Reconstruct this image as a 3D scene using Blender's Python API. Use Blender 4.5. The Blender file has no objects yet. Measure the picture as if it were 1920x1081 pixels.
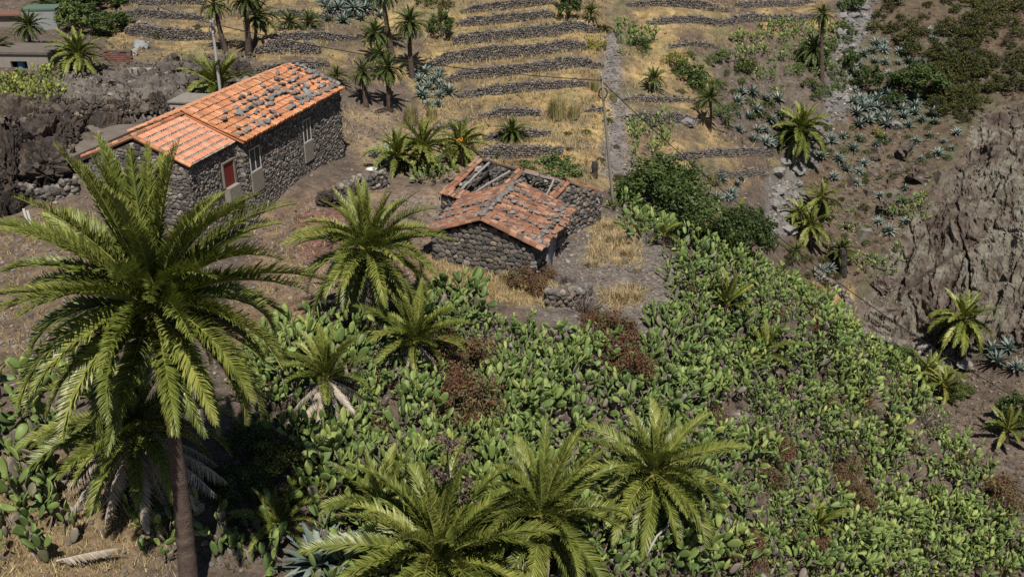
import bpy, math, random
import numpy as np
from mathutils import Vector, Matrix, Euler
rng = np.random.default_rng(11); random.seed(11)
SC = bpy.context.scene
COL = SC.collection
# ------------------------------------------------------------------ camera, sky, sun, exposure
F, PW, PH = 1800.0, 1920.0, 1081.0
PIT = math.radians(25.0); CP, SP = math.cos(PIT), math.sin(PIT); CZ = 42.0
cam = bpy.data.cameras.new('camera'); camo = bpy.data.objects.new('camera', cam); COL.objects.link(camo)
camo.location = (0, 0, CZ); camo.rotation_euler = (math.pi / 2 - PIT, 0, 0)
cam.sensor_width = 36.0; cam.lens = 36.0 * F / PW; cam.clip_end = 2000.0; cam.clip_start = 0.1
SC.camera = camo
SUN = Vector((0.07, -0.50, 0.86)).normalized()
EL = math.asin(SUN.z); AZ = math.atan2(SUN.x, SUN.y)
wd = bpy.data.worlds.new('World'); SC.world = wd; wd.use_nodes = True
nt = wd.node_tree
sky = nt.nodes.new('ShaderNodeTexSky'); sky.sky_type = 'NISHITA'; sky.sun_disc = False
sky.sun_elevation = EL; sky.sun_rotation = AZ; sky.altitude = 600; sky.air_density = 1.0; sky.dust_density = 0.6
bg = nt.nodes['Background']; nt.links.new(sky.outputs[0], bg.inputs[0]); bg.inputs[1].default_value = 0.05
sl = bpy.data.lights.new('sun', 'SUN'); sl.energy = 5.0; sl.angle = math.radians(0.53); sl.color = (1.0, 0.945, 0.85)
so = bpy.data.objects.new('sun', sl); COL.objects.link(so); so.location = (20, -20, 90)
so.rotation_euler = SUN.to_track_quat('Z', 'Y').to_euler()
vs = SC.view_settings; vs.view_transform = 'Standard'; vs.look = 'None'; vs.exposure = 0.1; vs.gamma = 1.0; vs.use_curve_mapping = False
SC.cycles.use_denoising = False; SC.cycles.max_bounces = 5; SC.cycles.diffuse_bounces = 3; SC.cycles.glossy_bounces = 2; SC.cycles.transmission_bounces = 4
SC.cycles.transparent_max_bounces = 6; SC.cycles.caustics_reflective = False; SC.cycles.caustics_refractive = False

# ------------------------------------------------------------------ projection helpers (a pixel -> a place in the valley)
def P(u, v, d):
    U = (540.5 - v) / F * d
    return np.array([(u - 960) / F * d, d * CP + U * SP, CZ - d * SP + U * CP])
def ray(u, v):
    u = np.asarray(u, float); v = np.asarray(v, float); U = (540.5 - v) / F
    return np.stack([(u - 960) / F, CP + U * SP, -SP + U * CP], -1)
def proj(x, y, z):
    dz = z - CZ; d = y * CP - dz * SP; d = np.where(np.abs(d) < .5, .5, d); U = y * SP + dz * CP
    return 960 + x / d * F, 540.5 - U / d * F, d
def at_y(u, v, y):                       # the point of a sight line at a given distance y
    r = ray(u, v); d = y / r[1]; p = r * d; p[2] += CZ; return p
def at_z(u, v, z):
    r = ray(u, v); d = (z - CZ) / r[2]; p = r * d; p[2] += CZ; return p
def inpoly(u, v, poly):
    u = np.asarray(u); v = np.asarray(v); res = np.zeros(u.shape, bool); n = len(poly); j = n - 1
    for i in range(n):
        xi, yi = poly[i]; xj, yj = poly[j]
        c = ((yi > v) != (yj > v)) & (u < (xj - xi) * (v - yi) / ((yj - yi) if yj != yi else 1e-9) + xi)
        res ^= c; j = i
    return res
def _h(ix, iy, s):
    h = (ix * 374761393 + iy * 668265263 + s * 1442695041) & 0xffffffff
    h = ((h ^ (h >> 13)) * 1274126177) & 0xffffffff
    return ((h ^ (h >> 16)) & 0xffff) / 65535.0
def vn(x, y, s=0):
    x = np.asarray(x, float); y = np.asarray(y, float)
    ix = np.floor(x).astype(np.int64); iy = np.floor(y).astype(np.int64); fx = x - ix; fy = y - iy
    fx = fx * fx * (3 - 2 * fx); fy = fy * fy * (3 - 2 * fy)
    return (_h(ix, iy, s) * (1 - fx) + _h(ix + 1, iy, s) * fx) * (1 - fy) + (_h(ix, iy + 1, s) * (1 - fx) + _h(ix + 1, iy + 1, s) * fx) * fy
def fbm(x, y, s=0, o=4):
    t = 0; a = .5; f = 1.0
    for i in range(o):
        t = t + a * (vn(x * f, y * f, s + i * 17) - .5); a *= .5; f *= 2.03
    return t
def worley(x, y, s=0):                   # distance to nearest / second seed and a random value per cell
    x = np.asarray(x, float); y = np.asarray(y, float)
    ix = np.floor(x).astype(np.int64); iy = np.floor(y).astype(np.int64)
    b1 = np.full(x.shape, 9.); b2 = np.full(x.shape, 9.); idv = np.zeros(x.shape)
    for dx in (-1, 0, 1):
        for dy in (-1, 0, 1):
            cx = ix + dx; cy = iy + dy
            px = cx + _h(cx, cy, s); py = cy + _h(cx, cy, s + 5); dd = np.hypot(px - x, py - y); r = _h(cx, cy, s + 9)
            nb = dd < b1
            b2 = np.where(nb, b1, np.minimum(b2, dd)); idv = np.where(nb, r, idv); b1 = np.where(nb, dd, b1)
    return b1, b2, idv
def facets(x, y, s=0):                   # broken planes: every cell a face of its own tilt, crisp at the joints
    x = np.asarray(x, float); y = np.asarray(y, float)
    ix = np.floor(x).astype(np.int64); iy = np.floor(y).astype(np.int64); b1 = np.full(x.shape, 9.); out = np.zeros(x.shape)
    for dx in (-1, 0, 1):
        for dy in (-1, 0, 1):
            cx = ix + dx; cy = iy + dy; px = cx + _h(cx, cy, s); py = cy + _h(cx, cy, s + 5); ddx = x - px; ddy = y - py; dd = ddx * ddx + ddy * ddy; nb = dd < b1
            v = (_h(cx, cy, s + 9) - .5) * .7 + (_h(cx, cy, s + 13) - .5) * 1.6 * ddx + (_h(cx, cy, s + 17) - .5) * 1.6 * ddy
            out = np.where(nb, v, out); b1 = np.where(nb, dd, b1)
    return out
def softmask(u, v, poly, soft, k=10):
    m = np.zeros(u.shape)
    for i in range(k):
        a = i * 2.399; r = soft * math.sqrt((i + .5) / k)
        m += inpoly(u + r * math.cos(a), v + r * math.sin(a), poly)
    return m / k

# ------------------------------------------------------------------ mesh building
class MB:
    def __init__(s): s.V = []; s.Q = []; s.T = []; s.A = []; s.n = 0
    def add(s, V, Q=None, T=None, a=0.5):
        V = np.asarray(V, float).reshape(-1, 3); s.V.append(V)
        if Q is not None and len(Q): s.Q.append(np.asarray(Q, np.int64) + s.n)
        if T is not None and len(T): s.T.append(np.asarray(T, np.int64) + s.n)
        s.A.append(np.broadcast_to(np.asarray(a, float), (len(V),)).copy()); s.n += len(V); return s
    def many(s, tv, tq, tt, M, L, a):     # N copies of a template: M (N,3,3), L (N,3), a (N,)
        N = len(L); k = len(tv)
        if N == 0: return s
        V = np.einsum('nij,kj->nki', M, tv) + L[:, None, :]
        off = (np.arange(N) * k)[:, None, None]
        s.V.append(V.reshape(-1, 3))
        if len(tq): s.Q.append((tq[None] + off).reshape(-1, 4) + s.n)
        if len(tt): s.T.append((tt[None] + off).reshape(-1, 3) + s.n)
        s.A.append(np.repeat(np.asarray(a, float), k)); s.n += N * k; return s
    def mesh(s, name, mat, smooth=False):
        V = np.concatenate(s.V); Q = np.concatenate(s.Q) if s.Q else np.zeros((0, 4), int); T = np.concatenate(s.T) if s.T else np.zeros((0, 3), int)
        me = bpy.data.meshes.new(name); me.vertices.add(len(V)); me.vertices.foreach_set('co', V.astype(np.float32).ravel())
        li = np.concatenate([Q.ravel(), T.ravel()]).astype(np.int32); me.loops.add(len(li)); me.loops.foreach_set('vertex_index', li)
        st = np.concatenate([np.arange(len(Q)) * 4, len(Q) * 4 + np.arange(len(T)) * 3]).astype(np.int32)
        me.polygons.add(len(st)); me.polygons.foreach_set('loop_start', st)
        me.polygons.foreach_set('use_smooth', np.full(len(st), bool(smooth)))
        at = me.attributes.new('var', 'FLOAT', 'POINT'); at.data.foreach_set('value', np.concatenate(s.A).astype(np.float32))
        me.update(calc_edges=True)
        for m in (mat if isinstance(mat, (list, tuple)) else [mat]): me.materials.append(m)
        return me
def ob(name, data, parent=None, loc=None, M=None, label=None, cat=None, group=None, kind=None):
    o = bpy.data.objects.new(name, data); COL.objects.link(o)
    if parent is not None: o.parent = parent
    if M is not None: o.matrix_basis = M
    elif loc is not None: o.location = loc
    if label: o['label'] = label
    if cat: o['category'] = cat
    if group: o['group'] = group
    if kind: o['kind'] = kind
    return o
def rotz(a):
    c, s = np.cos(a), np.sin(a); z = np.zeros_like(c); o = np.ones_like(c)
    return np.stack([np.stack([c, -s, z], -1), np.stack([s, c, z], -1), np.stack([z, z, o], -1)], -2)
def rand_rot(n):
    q = rng.normal(size=(n, 4)); q /= np.linalg.norm(q, axis=1)[:, None]; w, x, y, z = q.T
    return np.stack([np.stack([1 - 2 * (y * y + z * z), 2 * (x * y - z * w), 2 * (x * z + y * w)], -1),
                     np.stack([2 * (x * y + z * w), 1 - 2 * (x * x + z * z), 2 * (y * z - x * w)], -1),
                     np.stack([2 * (x * z - y * w), 2 * (y * z + x * w), 1 - 2 * (x * x + y * y)], -1)], -2)
def tube(path, rad, seg=8, caps=True):
    path = np.asarray(path, float); n = len(path); rad = np.broadcast_to(np.asarray(rad, float), (n,))
    V = []; t = np.gradient(path, axis=0); ref = np.array([0, 0, 1.0])
    if abs(t[0][2]) > .8 * np.linalg.norm(t[0]): ref = np.array([1.0, 0, 0])
    for i in range(n):
        d = t[i] / np.linalg.norm(t[i]); a = np.cross(d, ref); a /= np.linalg.norm(a); b = np.cross(d, a)
        for k in range(seg):
            an = 2 * math.pi * k / seg; V.append(path[i] + rad[i] * (a * math.cos(an) + b * math.sin(an)))
    Q = [[i * seg + k, i * seg + (k + 1) % seg, (i + 1) * seg + (k + 1) % seg, (i + 1) * seg + k] for i in range(n - 1) for k in range(seg)]
    T = []
    if caps:
        V.append(path[0]); V.append(path[-1]); c0 = n * seg; c1 = c0 + 1
        T = [[c0, (k + 1) % seg, k] for k in range(seg)] + [[c1, (n - 1) * seg + k, (n - 1) * seg + (k + 1) % seg] for k in range(seg)]
    return np.array(V), np.array(Q), np.array(T, int).reshape(-1, 3)
BQ = np.array([[0, 3, 2, 1], [4, 5, 6, 7], [0, 1, 5, 4], [1, 2, 6, 5], [2, 3, 7, 6], [3, 0, 4, 7]])
def box(x0, x1, y0, y1, z0, z1):
    return np.array([[x0, y0, z0], [x1, y0, z0], [x1, y1, z0], [x0, y1, z0], [x0, y0, z1], [x1, y0, z1], [x1, y1, z1], [x0, y1, z1]], float)
def prism(poly, z0, z1):                  # poly: list of (x, y) or (x, y, z) taken as top outline, counter-clockwise
    n = len(poly); top = np.array([[p[0], p[1], z1 if len(p) < 3 else p[2]] for p in poly]); bot = top.copy(); bot[:, 2] = z0
    c = top.mean(0); V = np.concatenate([top, bot, [c]])
    Q = [[i, n + i, n + (i + 1) % n, (i + 1) % n] for i in range(n)]; T = [[i, (i + 1) % n, 2 * n] for i in range(n)]
    return V, np.array(Q), np.array(T)
def icosa():
    p = (1 + 5 ** .5) / 2
    V = np.array([[-1, p, 0], [1, p, 0], [-1, -p, 0], [1, -p, 0], [0, -1, p], [0, 1, p], [0, -1, -p], [0, 1, -p], [p, 0, -1], [p, 0, 1], [-p, 0, -1], [-p, 0, 1]]) / math.hypot(1, p)
    T = np.array([[0, 11, 5], [0, 5, 1], [0, 1, 7], [0, 7, 10], [0, 10, 11], [1, 5, 9], [5, 11, 4], [11, 10, 2], [10, 7, 6], [7, 1, 8], [3, 9, 4], [3, 4, 2], [3, 2, 6], [3, 6, 8], [3, 8, 9], [4, 9, 5], [2, 4, 11], [6, 2, 10], [8, 6, 7], [9, 8, 1]])
    return V, T
ICV, ICT = icosa()
def ico2():
    V = list(ICV); T = []; c = {}
    def mid(a, b):
        k = (min(a, b), max(a, b))
        if k not in c:
            m = V[a] + V[b]; V.append(m / np.linalg.norm(m)); c[k] = len(V) - 1
        return c[k]
    for a, b, d in ICT:
        x, y, z = mid(a, b), mid(b, d), mid(d, a); T += [[a, x, z], [b, y, x], [d, z, y], [x, y, z]]
    return np.array(V), np.array(T)
IC2V, IC2T = ico2()
def rock_templates(n=6, lod=1):
    out = []
    for i in range(n):
        V, T = (ICV.copy(), ICT) if lod == 0 else (IC2V.copy(), IC2T)
        # cut by a few random planes for flat faces
        for k in range(7):
            d = rng.normal(size=3); d /= np.linalg.norm(d); c = rng.uniform(.55, .85); s = V @ d
            V = V - np.maximum(s - c, 0)[:, None] * d
        V = V * (1 + rng.normal(0, .04, (len(V), 1))); out.append((V, T))
    return out
NOQ = np.zeros((0, 4), int); NOT = np.zeros((0, 3), int)

# ------------------------------------------------------------------ materials
def pmat(name, ramp, rough=.9, noise=(6.0, .35), bump=0.0, bscale=30.0, rnd=0.0, spec=.2, trans=0.0, tcol=None, hue=None):
    """colour = ramp over the 'var' attribute (+ a random per object), mottled by noise."""
    m = bpy.data.materials.new(name); m.use_nodes = True; N = m.node_tree.nodes; L = m.node_tree.links
    b = N['Principled BSDF']; b.inputs['Roughness'].default_value = rough; b.inputs['Specular IOR Level'].default_value = spec
    at = N.new('ShaderNodeAttribute'); at.attribute_name = 'var'
    fac = at.outputs['Fac']
    if rnd:
        oi = N.new('ShaderNodeObjectInfo'); mm = N.new('ShaderNodeMath'); mm.operation = 'MULTIPLY_ADD'
        mm.inputs[1].default_value = rnd; L.new(oi.outputs['Random'], mm.inputs[0]); L.new(fac, mm.inputs[2])
        m2 = N.new('ShaderNodeMath'); m2.operation = 'SUBTRACT'; L.new(mm.outputs[0], m2.inputs[0]); m2.inputs[1].default_value = rnd * .5; fac = m2.outputs[0]
    tc = N.new('ShaderNodeTexCoord'); nz = N.new('ShaderNodeTexNoise'); nz.inputs['Scale'].default_value = noise[0]; nz.inputs['Detail'].default_value = 5
    L.new(tc.outputs['Object'], nz.inputs['Vector'])
    m3 = N.new('ShaderNodeMath'); m3.operation = 'MULTIPLY_ADD'; L.new(nz.outputs['Fac'], m3.inputs[0]); m3.inputs[1].default_value = noise[1]; L.new(fac, m3.inputs[2])
    m4 = N.new('ShaderNodeMath'); m4.operation = 'SUBTRACT'; L.new(m3.outputs[0], m4.inputs[0]); m4.inputs[1].default_value = noise[1] * .5
    cr = N.new('ShaderNodeValToRGB'); L.new(m4.outputs[0], cr.inputs[0]); e = cr.color_ramp.elements
    for i, (p, c) in enumerate(ramp):
        q = e[i] if i < 2 else e.new(p); q.position = p; q.color = (*c, 1)
    L.new(cr.outputs[0], b.inputs['Base Color'])
    if bump:
        n2 = N.new('ShaderNodeTexNoise'); n2.inputs['Scale'].default_value = bscale; n2.inputs['Detail'].default_value = 6; L.new(tc.outputs['Object'], n2.inputs['Vector'])
        bp = N.new('ShaderNodeBump'); bp.inputs['Strength'].default_value = bump; bp.inputs['Distance'].default_value = .05
        L.new(n2.outputs['Fac'], bp.inputs['Height']); L.new(bp.outputs[0], b.inputs['Normal'])
    if trans:
        tr = N.new('ShaderNodeBsdfTranslucent'); mx = N.new('ShaderNodeMixShader'); mx.inputs[0].default_value = trans
        if tcol: tr.inputs[0].default_value = (*tcol, 1)
        else: L.new(cr.outputs[0], tr.inputs[0])
        L.new(b.outputs[0], mx.inputs[1]); L.new(tr.outputs[0], mx.inputs[2]); L.new(mx.outputs[0], N['Material Output'].inputs[0])
    return m
M = {}
M['frond'] = pmat('palm_leaf', [(0, (.045, .055, .012)), (.5, (.15, .18, .034)), (1, (.33, .33, .085))], .42, (1.5, .3), rnd=.45, spec=.45, trans=.14, tcol=(.2, .26, .03))
M['frond_far'] = pmat('palm_leaf_distant', [(0, (.03, .045, .012)), (.5, (.065, .09, .02)), (1, (.13, .15, .04))], .5, (1.5, .3), rnd=.35, spec=.35, trans=.1, tcol=(.16, .2, .03))
M['dead'] = pmat('dry_palm_leaf', [(0, (.16, .12, .085)), (.5, (.36, .3, .235)), (1, (.52, .47, .4))], .9, (2, .5), rnd=.4)
M['rachis'] = pmat('leaf_stalk', [(0, (.18, .17, .03)), (1, (.34, .3, .07))], .5, (3, .3), rnd=.3, spec=.4)
M['trunk'] = pmat('palm_bark', [(0, (.045, .032, .026)), (.5, (.11, .08, .066)), (1, (.19, .145, .12))], .95, (7, .7), .8, 22, spec=.1)
M['boss'] = pmat('leaf_bases', [(0, (.06, .035, .02)), (.5, (.16, .085, .04)), (1, (.36, .2, .07))], .9, (9, .6), .6, 25)
M['fruit'] = pmat('date_stalks', [(0, (.42, .17, .02)), (1, (.62, .3, .05))], .6, (9, .4))
M['pad'] = pmat('cactus_pad', [(0, (.19, .16, .135)), (.12, (.19, .175, .11)), (.24, (.075, .12, .036)), (.55, (.14, .2, .055)), (.84, (.245, .3, .085)), (1, (.36, .37, .1))], .5, (2.2, .22), .12, 40, rnd=.22, spec=.35)
M['pad_yellow'] = pmat('yellowish_cactus_pad', [(0, (.08, .085, .03)), (.4, (.15, .18, .045)), (1, (.32, .33, .06))], .5, (2.2, .3), rnd=.3, spec=.35)  # yellower pads of the cactus on the lava outcrop, their own colour
M['agave'] = pmat('agave_leaf', [(0, (.075, .1, .082)), (.5, (.155, .2, .175)), (1, (.3, .34, .29))], .5, (3, .3), rnd=.3, spec=.35)
M['leaf_dark'] = pmat('dark_leaf', [(0, (.022, .036, .01)), (.5, (.052, .082, .02)), (1, (.11, .15, .036))], .55, (2, .3), rnd=.2, spec=.3, trans=.12, tcol=(.09, .14, .02))
M['leaf_mid'] = pmat('green_leaf', [(0, (.035, .05, .015)), (.5, (.08, .115, .03)), (1, (.15, .19, .055))], .55, (2, .3), rnd=.3, spec=.3, trans=.1, tcol=(.12, .17, .03))
M['leaf_olive'] = pmat('olive_leaf', [(0, (.024, .027, .009)), (.5, (.058, .062, .018)), (1, (.12, .115, .035))], .65, (2, .3), rnd=.4, spec=.2, trans=.08)
M['leaf_red'] = pmat('rusty_leaf', [(0, (.06, .032, .022)), (.42, (.15, .066, .038)), (.56, (.17, .1, .06)), (.64, (.095, .105, .045)), (1, (.14, .17, .07))], .7, (2.5, .4), rnd=.15, spec=.15)
M['leaf_yellow'] = pmat('yellow_green_leaf', [(0, (.08, .08, .02)), (.5, (.2, .2, .045)), (1, (.33, .31, .08))], .6, (2, .3), rnd=.3, spec=.2, trans=.1)
M['twig'] = pmat('dry_twig', [(0, (.07, .052, .045)), (.5, (.15, .115, .1)), (1, (.27, .22, .19))], .95, (3, .4), rnd=.4)
M['straw'] = pmat('straw', [(0, (.19, .135, .07)), (.5, (.36, .275, .14)), (1, (.56, .46, .27))], .85, (.35, .5))
M['reed'] = pmat('reed', [(0, (.13, .13, .05)), (.5, (.24, .22, .09)), (1, (.38, .33, .15))], .8, (2, .4), rnd=.3)
M['stone'] = pmat('volcanic_stone', [(0, (.065, .058, .055)), (.35, (.135, .123, .114)), (.6, (.205, .187, .17)), (.75, (.21, .16, .125)), (.88, (.29, .245, .2)), (1, (.38, .35, .31))], .92, (9, .3), .7, 26, spec=.15)
M['stone_grey'] = pmat('grey_rubble_stone', [(0, (.12, .115, .112)), (.5, (.23, .22, .212)), (.8, (.32, .3, .285)), (1, (.42, .4, .37))], .92, (9, .35), .7, 26, rnd=.2, spec=.15)
M['lava'] = pmat('lava_rock', [(0, (.02, .016, .015)), (.4, (.05, .042, .038)), (.65, (.085, .066, .054)), (.85, (.13, .105, .082)), (1, (.2, .165, .125))], .95, (5, .9), 1.0, 9, spec=.1)
M['mortar'] = pmat('wall_core', [(0, (.075, .068, .062)), (1, (.15, .135, .12))], .95, (6, .6), .5, 20)
M['tile'] = pmat('orange_roof_tile', [(0, (.2, .115, .075)), (.3, (.38, .17, .09)), (.6, (.52, .225, .11)), (1, (.58, .33, .2))], .88, (1.3, .9), .2, 40, rnd=.45, spec=.2)
M['tile_old'] = pmat('weathered_roof_tile', [(0, (.12, .09, .075)), (.3, (.19, .1, .068)), (.65, (.31, .15, .092)), (1, (.39, .25, .17))], .9, (1.5, .8), .3, 40, rnd=.45, spec=.15)
M['tile_pink'] = pmat('pale_orange_tile', [(0, (.42, .18, .11)), (.5, (.58, .26, .155)), (1, (.64, .36, .24))], .75, (3, .3), .2, 40, rnd=.35, spec=.2)
M['cement'] = pmat('cement', [(0, (.2, .18, .16)), (.5, (.34, .31, .28)), (1, (.5, .47, .43))], .95, (4, .5), .3, 30)
M['plaster'] = pmat('pale_plaster', [(0, (.17, .15, .125)), (.5, (.27, .245, .205)), (1, (.4, .37, .33))], .9, (3, .5), .25, 20)
M['redpaint'] = pmat('dark_red_paint', [(0, (.12, .018, .016)), (1, (.23, .042, .034))], .6, (3, .5), .1, 30)
M['pink'] = pmat('pink_paint', [(0, (.55, .2, .24)), (1, (.7, .32, .35))], .8, (3, .3))
M['white'] = pmat('white_paint', [(0, (.4, .39, .37)), (1, (.66, .65, .62))], .7, (3, .4))
M['bluegrey'] = pmat('blue_grey_door_paint', [(0, (.15, .17, .19)), (1, (.3, .33, .37))], .6, (4, .5))
M['blue'] = pmat('blue_barrel', [(0, (.06, .17, .34)), (1, (.12, .3, .5))], .6)
M['green'] = pmat('green_sheet', [(0, (.08, .13, .095)), (1, (.12, .18, .13))], .7, (3, .4))
M['brick'] = pmat('red_brick', [(0, (.13, .07, .055)), (1, (.26, .13, .1))], .9, (6, .4))
M['block'] = pmat('concrete_block', [(0, (.2, .21, .215)), (1, (.33, .34, .34))], .9, (3, .4), .2, 20)
M['sheet'] = pmat('weathered_sheet', [(0, (.2, .21, .22)), (1, (.33, .34, .35))], .5, (3, .4))
M['wood'] = pmat('grey_timber', [(0, (.13, .115, .1)), (.5, (.25, .23, .215)), (1, (.4, .38, .36))], .9, (6, .6), .3, 30)
M['darkwood'] = pmat('charred_timber', [(0, (.025, .022, .02)), (1, (.08, .07, .062))], .9, (6, .6), .3, 30)
M['polewood'] = pmat('weathered_pole', [(0, (.15, .14, .11)), (1, (.3, .28, .23))], .85, (5, .4))
M['concrete'] = pmat('grey_pole', [(0, (.32, .31, .3)), (1, (.45, .44, .42))], .8, (5, .3))
M['cable'] = pmat('black_cable', [(0, (.012, .012, .012)), (1, (.02, .02, .02))], .6)
m = bpy.data.materials.new('window_glass'); m.use_nodes = True; b = m.node_tree.nodes['Principled BSDF']
b.inputs['Base Color'].default_value = (.03, .035, .04, 1); b.inputs['Roughness'].default_value = .15; M['glass'] = m
# ground material: colour attribute, mottled and pebbled
m = bpy.data.materials.new('ground'); m.use_nodes = True; N = m.node_tree.nodes; L = m.node_tree.links; b = N['Principled BSDF']
b.inputs['Roughness'].default_value = .95; b.inputs['Specular IOR Level'].default_value = .12
ca = N.new('ShaderNodeAttribute'); ca.attribute_name = 'Col'; ra = N.new('ShaderNodeAttribute'); ra.attribute_name = 'rocky'
tc = N.new('ShaderNodeTexCoord')
n1 = N.new('ShaderNodeTexNoise'); n1.inputs['Scale'].default_value = 1.3; n1.inputs['Detail'].default_value = 9; n1.inputs['Roughness'].default_value = .7; L.new(tc.outputs['Object'], n1.inputs['Vector'])
n2 = N.new('ShaderNodeTexNoise'); n2.inputs['Scale'].default_value = 7; n2.inputs['Detail'].default_value = 8; n2.inputs['Roughness'].default_value = .75; L.new(tc.outputs['Object'], n2.inputs['Vector'])
vo = N.new('ShaderNodeTexVoronoi'); vo.inputs['Scale'].default_value = 3.2; L.new(tc.outputs['Object'], vo.inputs['Vector'])
r1 = N.new('ShaderNodeMapRange'); r1.inputs[1].default_value = .3; r1.inputs[2].default_value = .72; r1.inputs[3].default_value = .5; r1.inputs[4].default_value = 1.5; L.new(n1.outputs['Fac'], r1.inputs[0])
r2 = N.new('ShaderNodeMapRange'); r2.inputs[1].default_value = .3; r2.inputs[2].default_value = .7; r2.inputs[3].default_value = .55; r2.inputs[4].default_value = 1.5; L.new(n2.outputs['Fac'], r2.inputs[0])
mu = N.new('ShaderNodeMath'); mu.operation = 'MULTIPLY'; L.new(r1.outputs[0], mu.inputs[0]); L.new(r2.outputs[0], mu.inputs[1])
vm = N.new('ShaderNodeVectorMath'); vm.operation = 'SCALE'; L.new(ca.outputs['Color'], vm.inputs[0]); L.new(mu.outputs[0], vm.inputs['Scale']); L.new(vm.outputs[0], b.inputs['Base Color'])
hs = N.new('ShaderNodeMath'); hs.operation = 'MULTIPLY_ADD'; L.new(vo.outputs['Distance'], hs.inputs[0]); hs.inputs[1].default_value = .6; L.new(n2.outputs['Fac'], hs.inputs[2])
bp = N.new('ShaderNodeBump'); bp.inputs['Distance'].default_value = .22; L.new(hs.outputs[0], bp.inputs['Height'])
rs = N.new('ShaderNodeMapRange'); rs.inputs[3].default_value = .35; rs.inputs[4].default_value = 1.0; L.new(ra.outputs['Fac'], rs.inputs[0]); L.new(rs.outputs[0], bp.inputs['Strength'])
L.new(bp.outputs[0], b.inputs['Normal']); M['ground'] = m
# ------------------------------------------------------------------ terrain: a spline surface through surveyed points
CTRL = [(0, 1081, 26.5), (60, 800, 31), (0, 600, 38), (100, 450, 44), (300, 450, 46), (560, 420, 52.5), (620, 560, 42), (500, 560, 41.5),
 (480, 640, 38.5), (600, 800, 34), (420, 900, 31), (300, 1000, 29), (640, 1081, 29), (900, 1081, 30), (700, 900, 32), (900, 900, 33.5), (950, 650, 41),
 (1200, 1081, 33), (1200, 850, 38.5), (1200, 650, 44), (1500, 1081, 39), (1500, 850, 45.5), (1500, 680, 50), (1700, 900, 52), (1700, 1081, 46), (1900, 1081, 50),
 (1300, 500, 50), (1300, 600, 47.5), (1500, 580, 52), (1650, 690, 54), (1800, 820, 55), (1900, 950, 55), (1180, 480, 50), (1150, 560, 46.5), (900, 540, 45), (760, 400, 53),
 (800, 330, 62), (690, 300, 64.5), (700, 200, 72), (800, 220, 74), (1000, 290, 72), (1000, 150, 79.2), (1000, 0, 88.7), (300, 40, 82), (450, 100, 75), (300, 0, 86), (600, 60, 80), (550, 110, 74),
 (140, 135, 68), (60, 90, 74), (0, 0, 88), (200, 170, 62), (250, 225, 58), (40, 180, 60), (60, 235, 51.5), (60, 390, 49), (1150, 200, 78), (1150, 330, 70), (1300, 250, 79), (1400, 330, 80), (1480, 340, 85),
 (1300, 330, 75), (1300, 50, 90), (1540, 150, 92), (1500, 300, 87), (1620, 20, 105), (1590, 150, 96), (1450, 430, 78), (1590, 600, 78), (1540, 560, 77), (1750, 640, 76), (1805, 680, 75), (1850, 760, 70), (1900, 850, 66),
 (1600, 480, 82), (1550, 380, 85), (1700, 300, 88), (1650, 200, 94), (1650, 100, 100), (1800, 200, 93), (1800, 50, 102), (1900, 0, 106), (1900, 200, 91), (1700, 580, 77), (1750, 450, 80), (1850, 450, 78),
 (1900, 600, 73), (1850, 300, 84), (1900, 450, 76)]
CW = [P(*c) for c in CTRL]
for x, y, z in [(-1.5, 44, -19.5), (-4.4, 44.5, -19.2), (1.6, 43.5, -19.7), (-4.3, 53, -20.2), (3.3, 50.8, -20.4), (5.2, 53, -20.4), (6.3, 56.6, -20.6), (10.5, 63, -25.2), (16, 61, -28),
                (22, 60, -33), (16, 56, -29.5), (30, 52, -37.2), (-14.6, 50.1, -19.3), (-11.1, 62.8, -19.4), (-17, 45, -18.5), (-20.2, 46.2, -17.2), (-17, 61, -16.5),
                (0, 6, -22), (-30, 8, -18), (30, 8, -36), (60, 20, -36), (50, 45, -36), (70, 60, -18), (90, 100, 0), (70, 130, -4), (30, 135, -6), (0, 130, 2), (-40, 125, 2), (-80, 120, 4), (-60, 60, -9), (-60, 25, -12),
                (0, 220, 30), (-120, 200, 30), (120, 200, 40), (160, 60, 25), (-160, 60, 0), (-90, -40, -15), (90, -40, -40), (0, -50, -25), (0, 320, 60), (-200, 330, 60), (220, 330, 70)]:
    CW.append(np.array([x, y, z + CZ]))
CW = np.array(CW)
def tps_fit(X, z, lam=2e-4):
    n = len(X); S = X / 50.0; r2 = ((S[:, None] - S[None]) ** 2).sum(-1); K = np.where(r2 > 0, .5 * r2 * np.log(r2 + 1e-12), 0) + lam * np.eye(n)
    Pm = np.c_[np.ones(n), S]; A = np.block([[K, Pm], [Pm.T, np.zeros((3, 3))]])
    return S, np.linalg.solve(A, np.r_[z, np.zeros(3)])
TS, TC = tps_fit(CW[:, :2], CW[:, 2])
def tps(x, y):
    x = np.asarray(x, float); sh = x.shape; p = np.stack([x.ravel(), np.asarray(y, float).ravel()], -1) / 50.0; out = np.empty(len(p))
    for i in range(0, len(p), 20000):
        q = p[i:i + 20000]; r2 = ((q[:, None] - TS[None]) ** 2).sum(-1)
        out[i:i + 20000] = (.5 * r2 * np.log(r2 + 1e-12)) @ TC[:-3] + TC[-3] + q @ TC[-2:]
    return out.reshape(sh)
GX = np.r_[np.arange(-240, -50, 6.0), np.arange(-50, 62, .3), np.arange(62, 246, 6.0)]
GY = np.r_[np.arange(-60, 14, 4.0), np.arange(14, 124, .3), np.arange(124, 360, 6.0)]
XX, YY = np.meshgrid(GX, GY)                 # rows: y
_cx = np.r_[np.arange(-240, -50, 6.0), np.arange(-50, 62, .9), np.arange(62, 246, 6.0)]; _cy = np.r_[np.arange(-60, 14, 4.0), np.arange(14, 124, .9), np.arange(124, 360, 6.0)]
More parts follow.
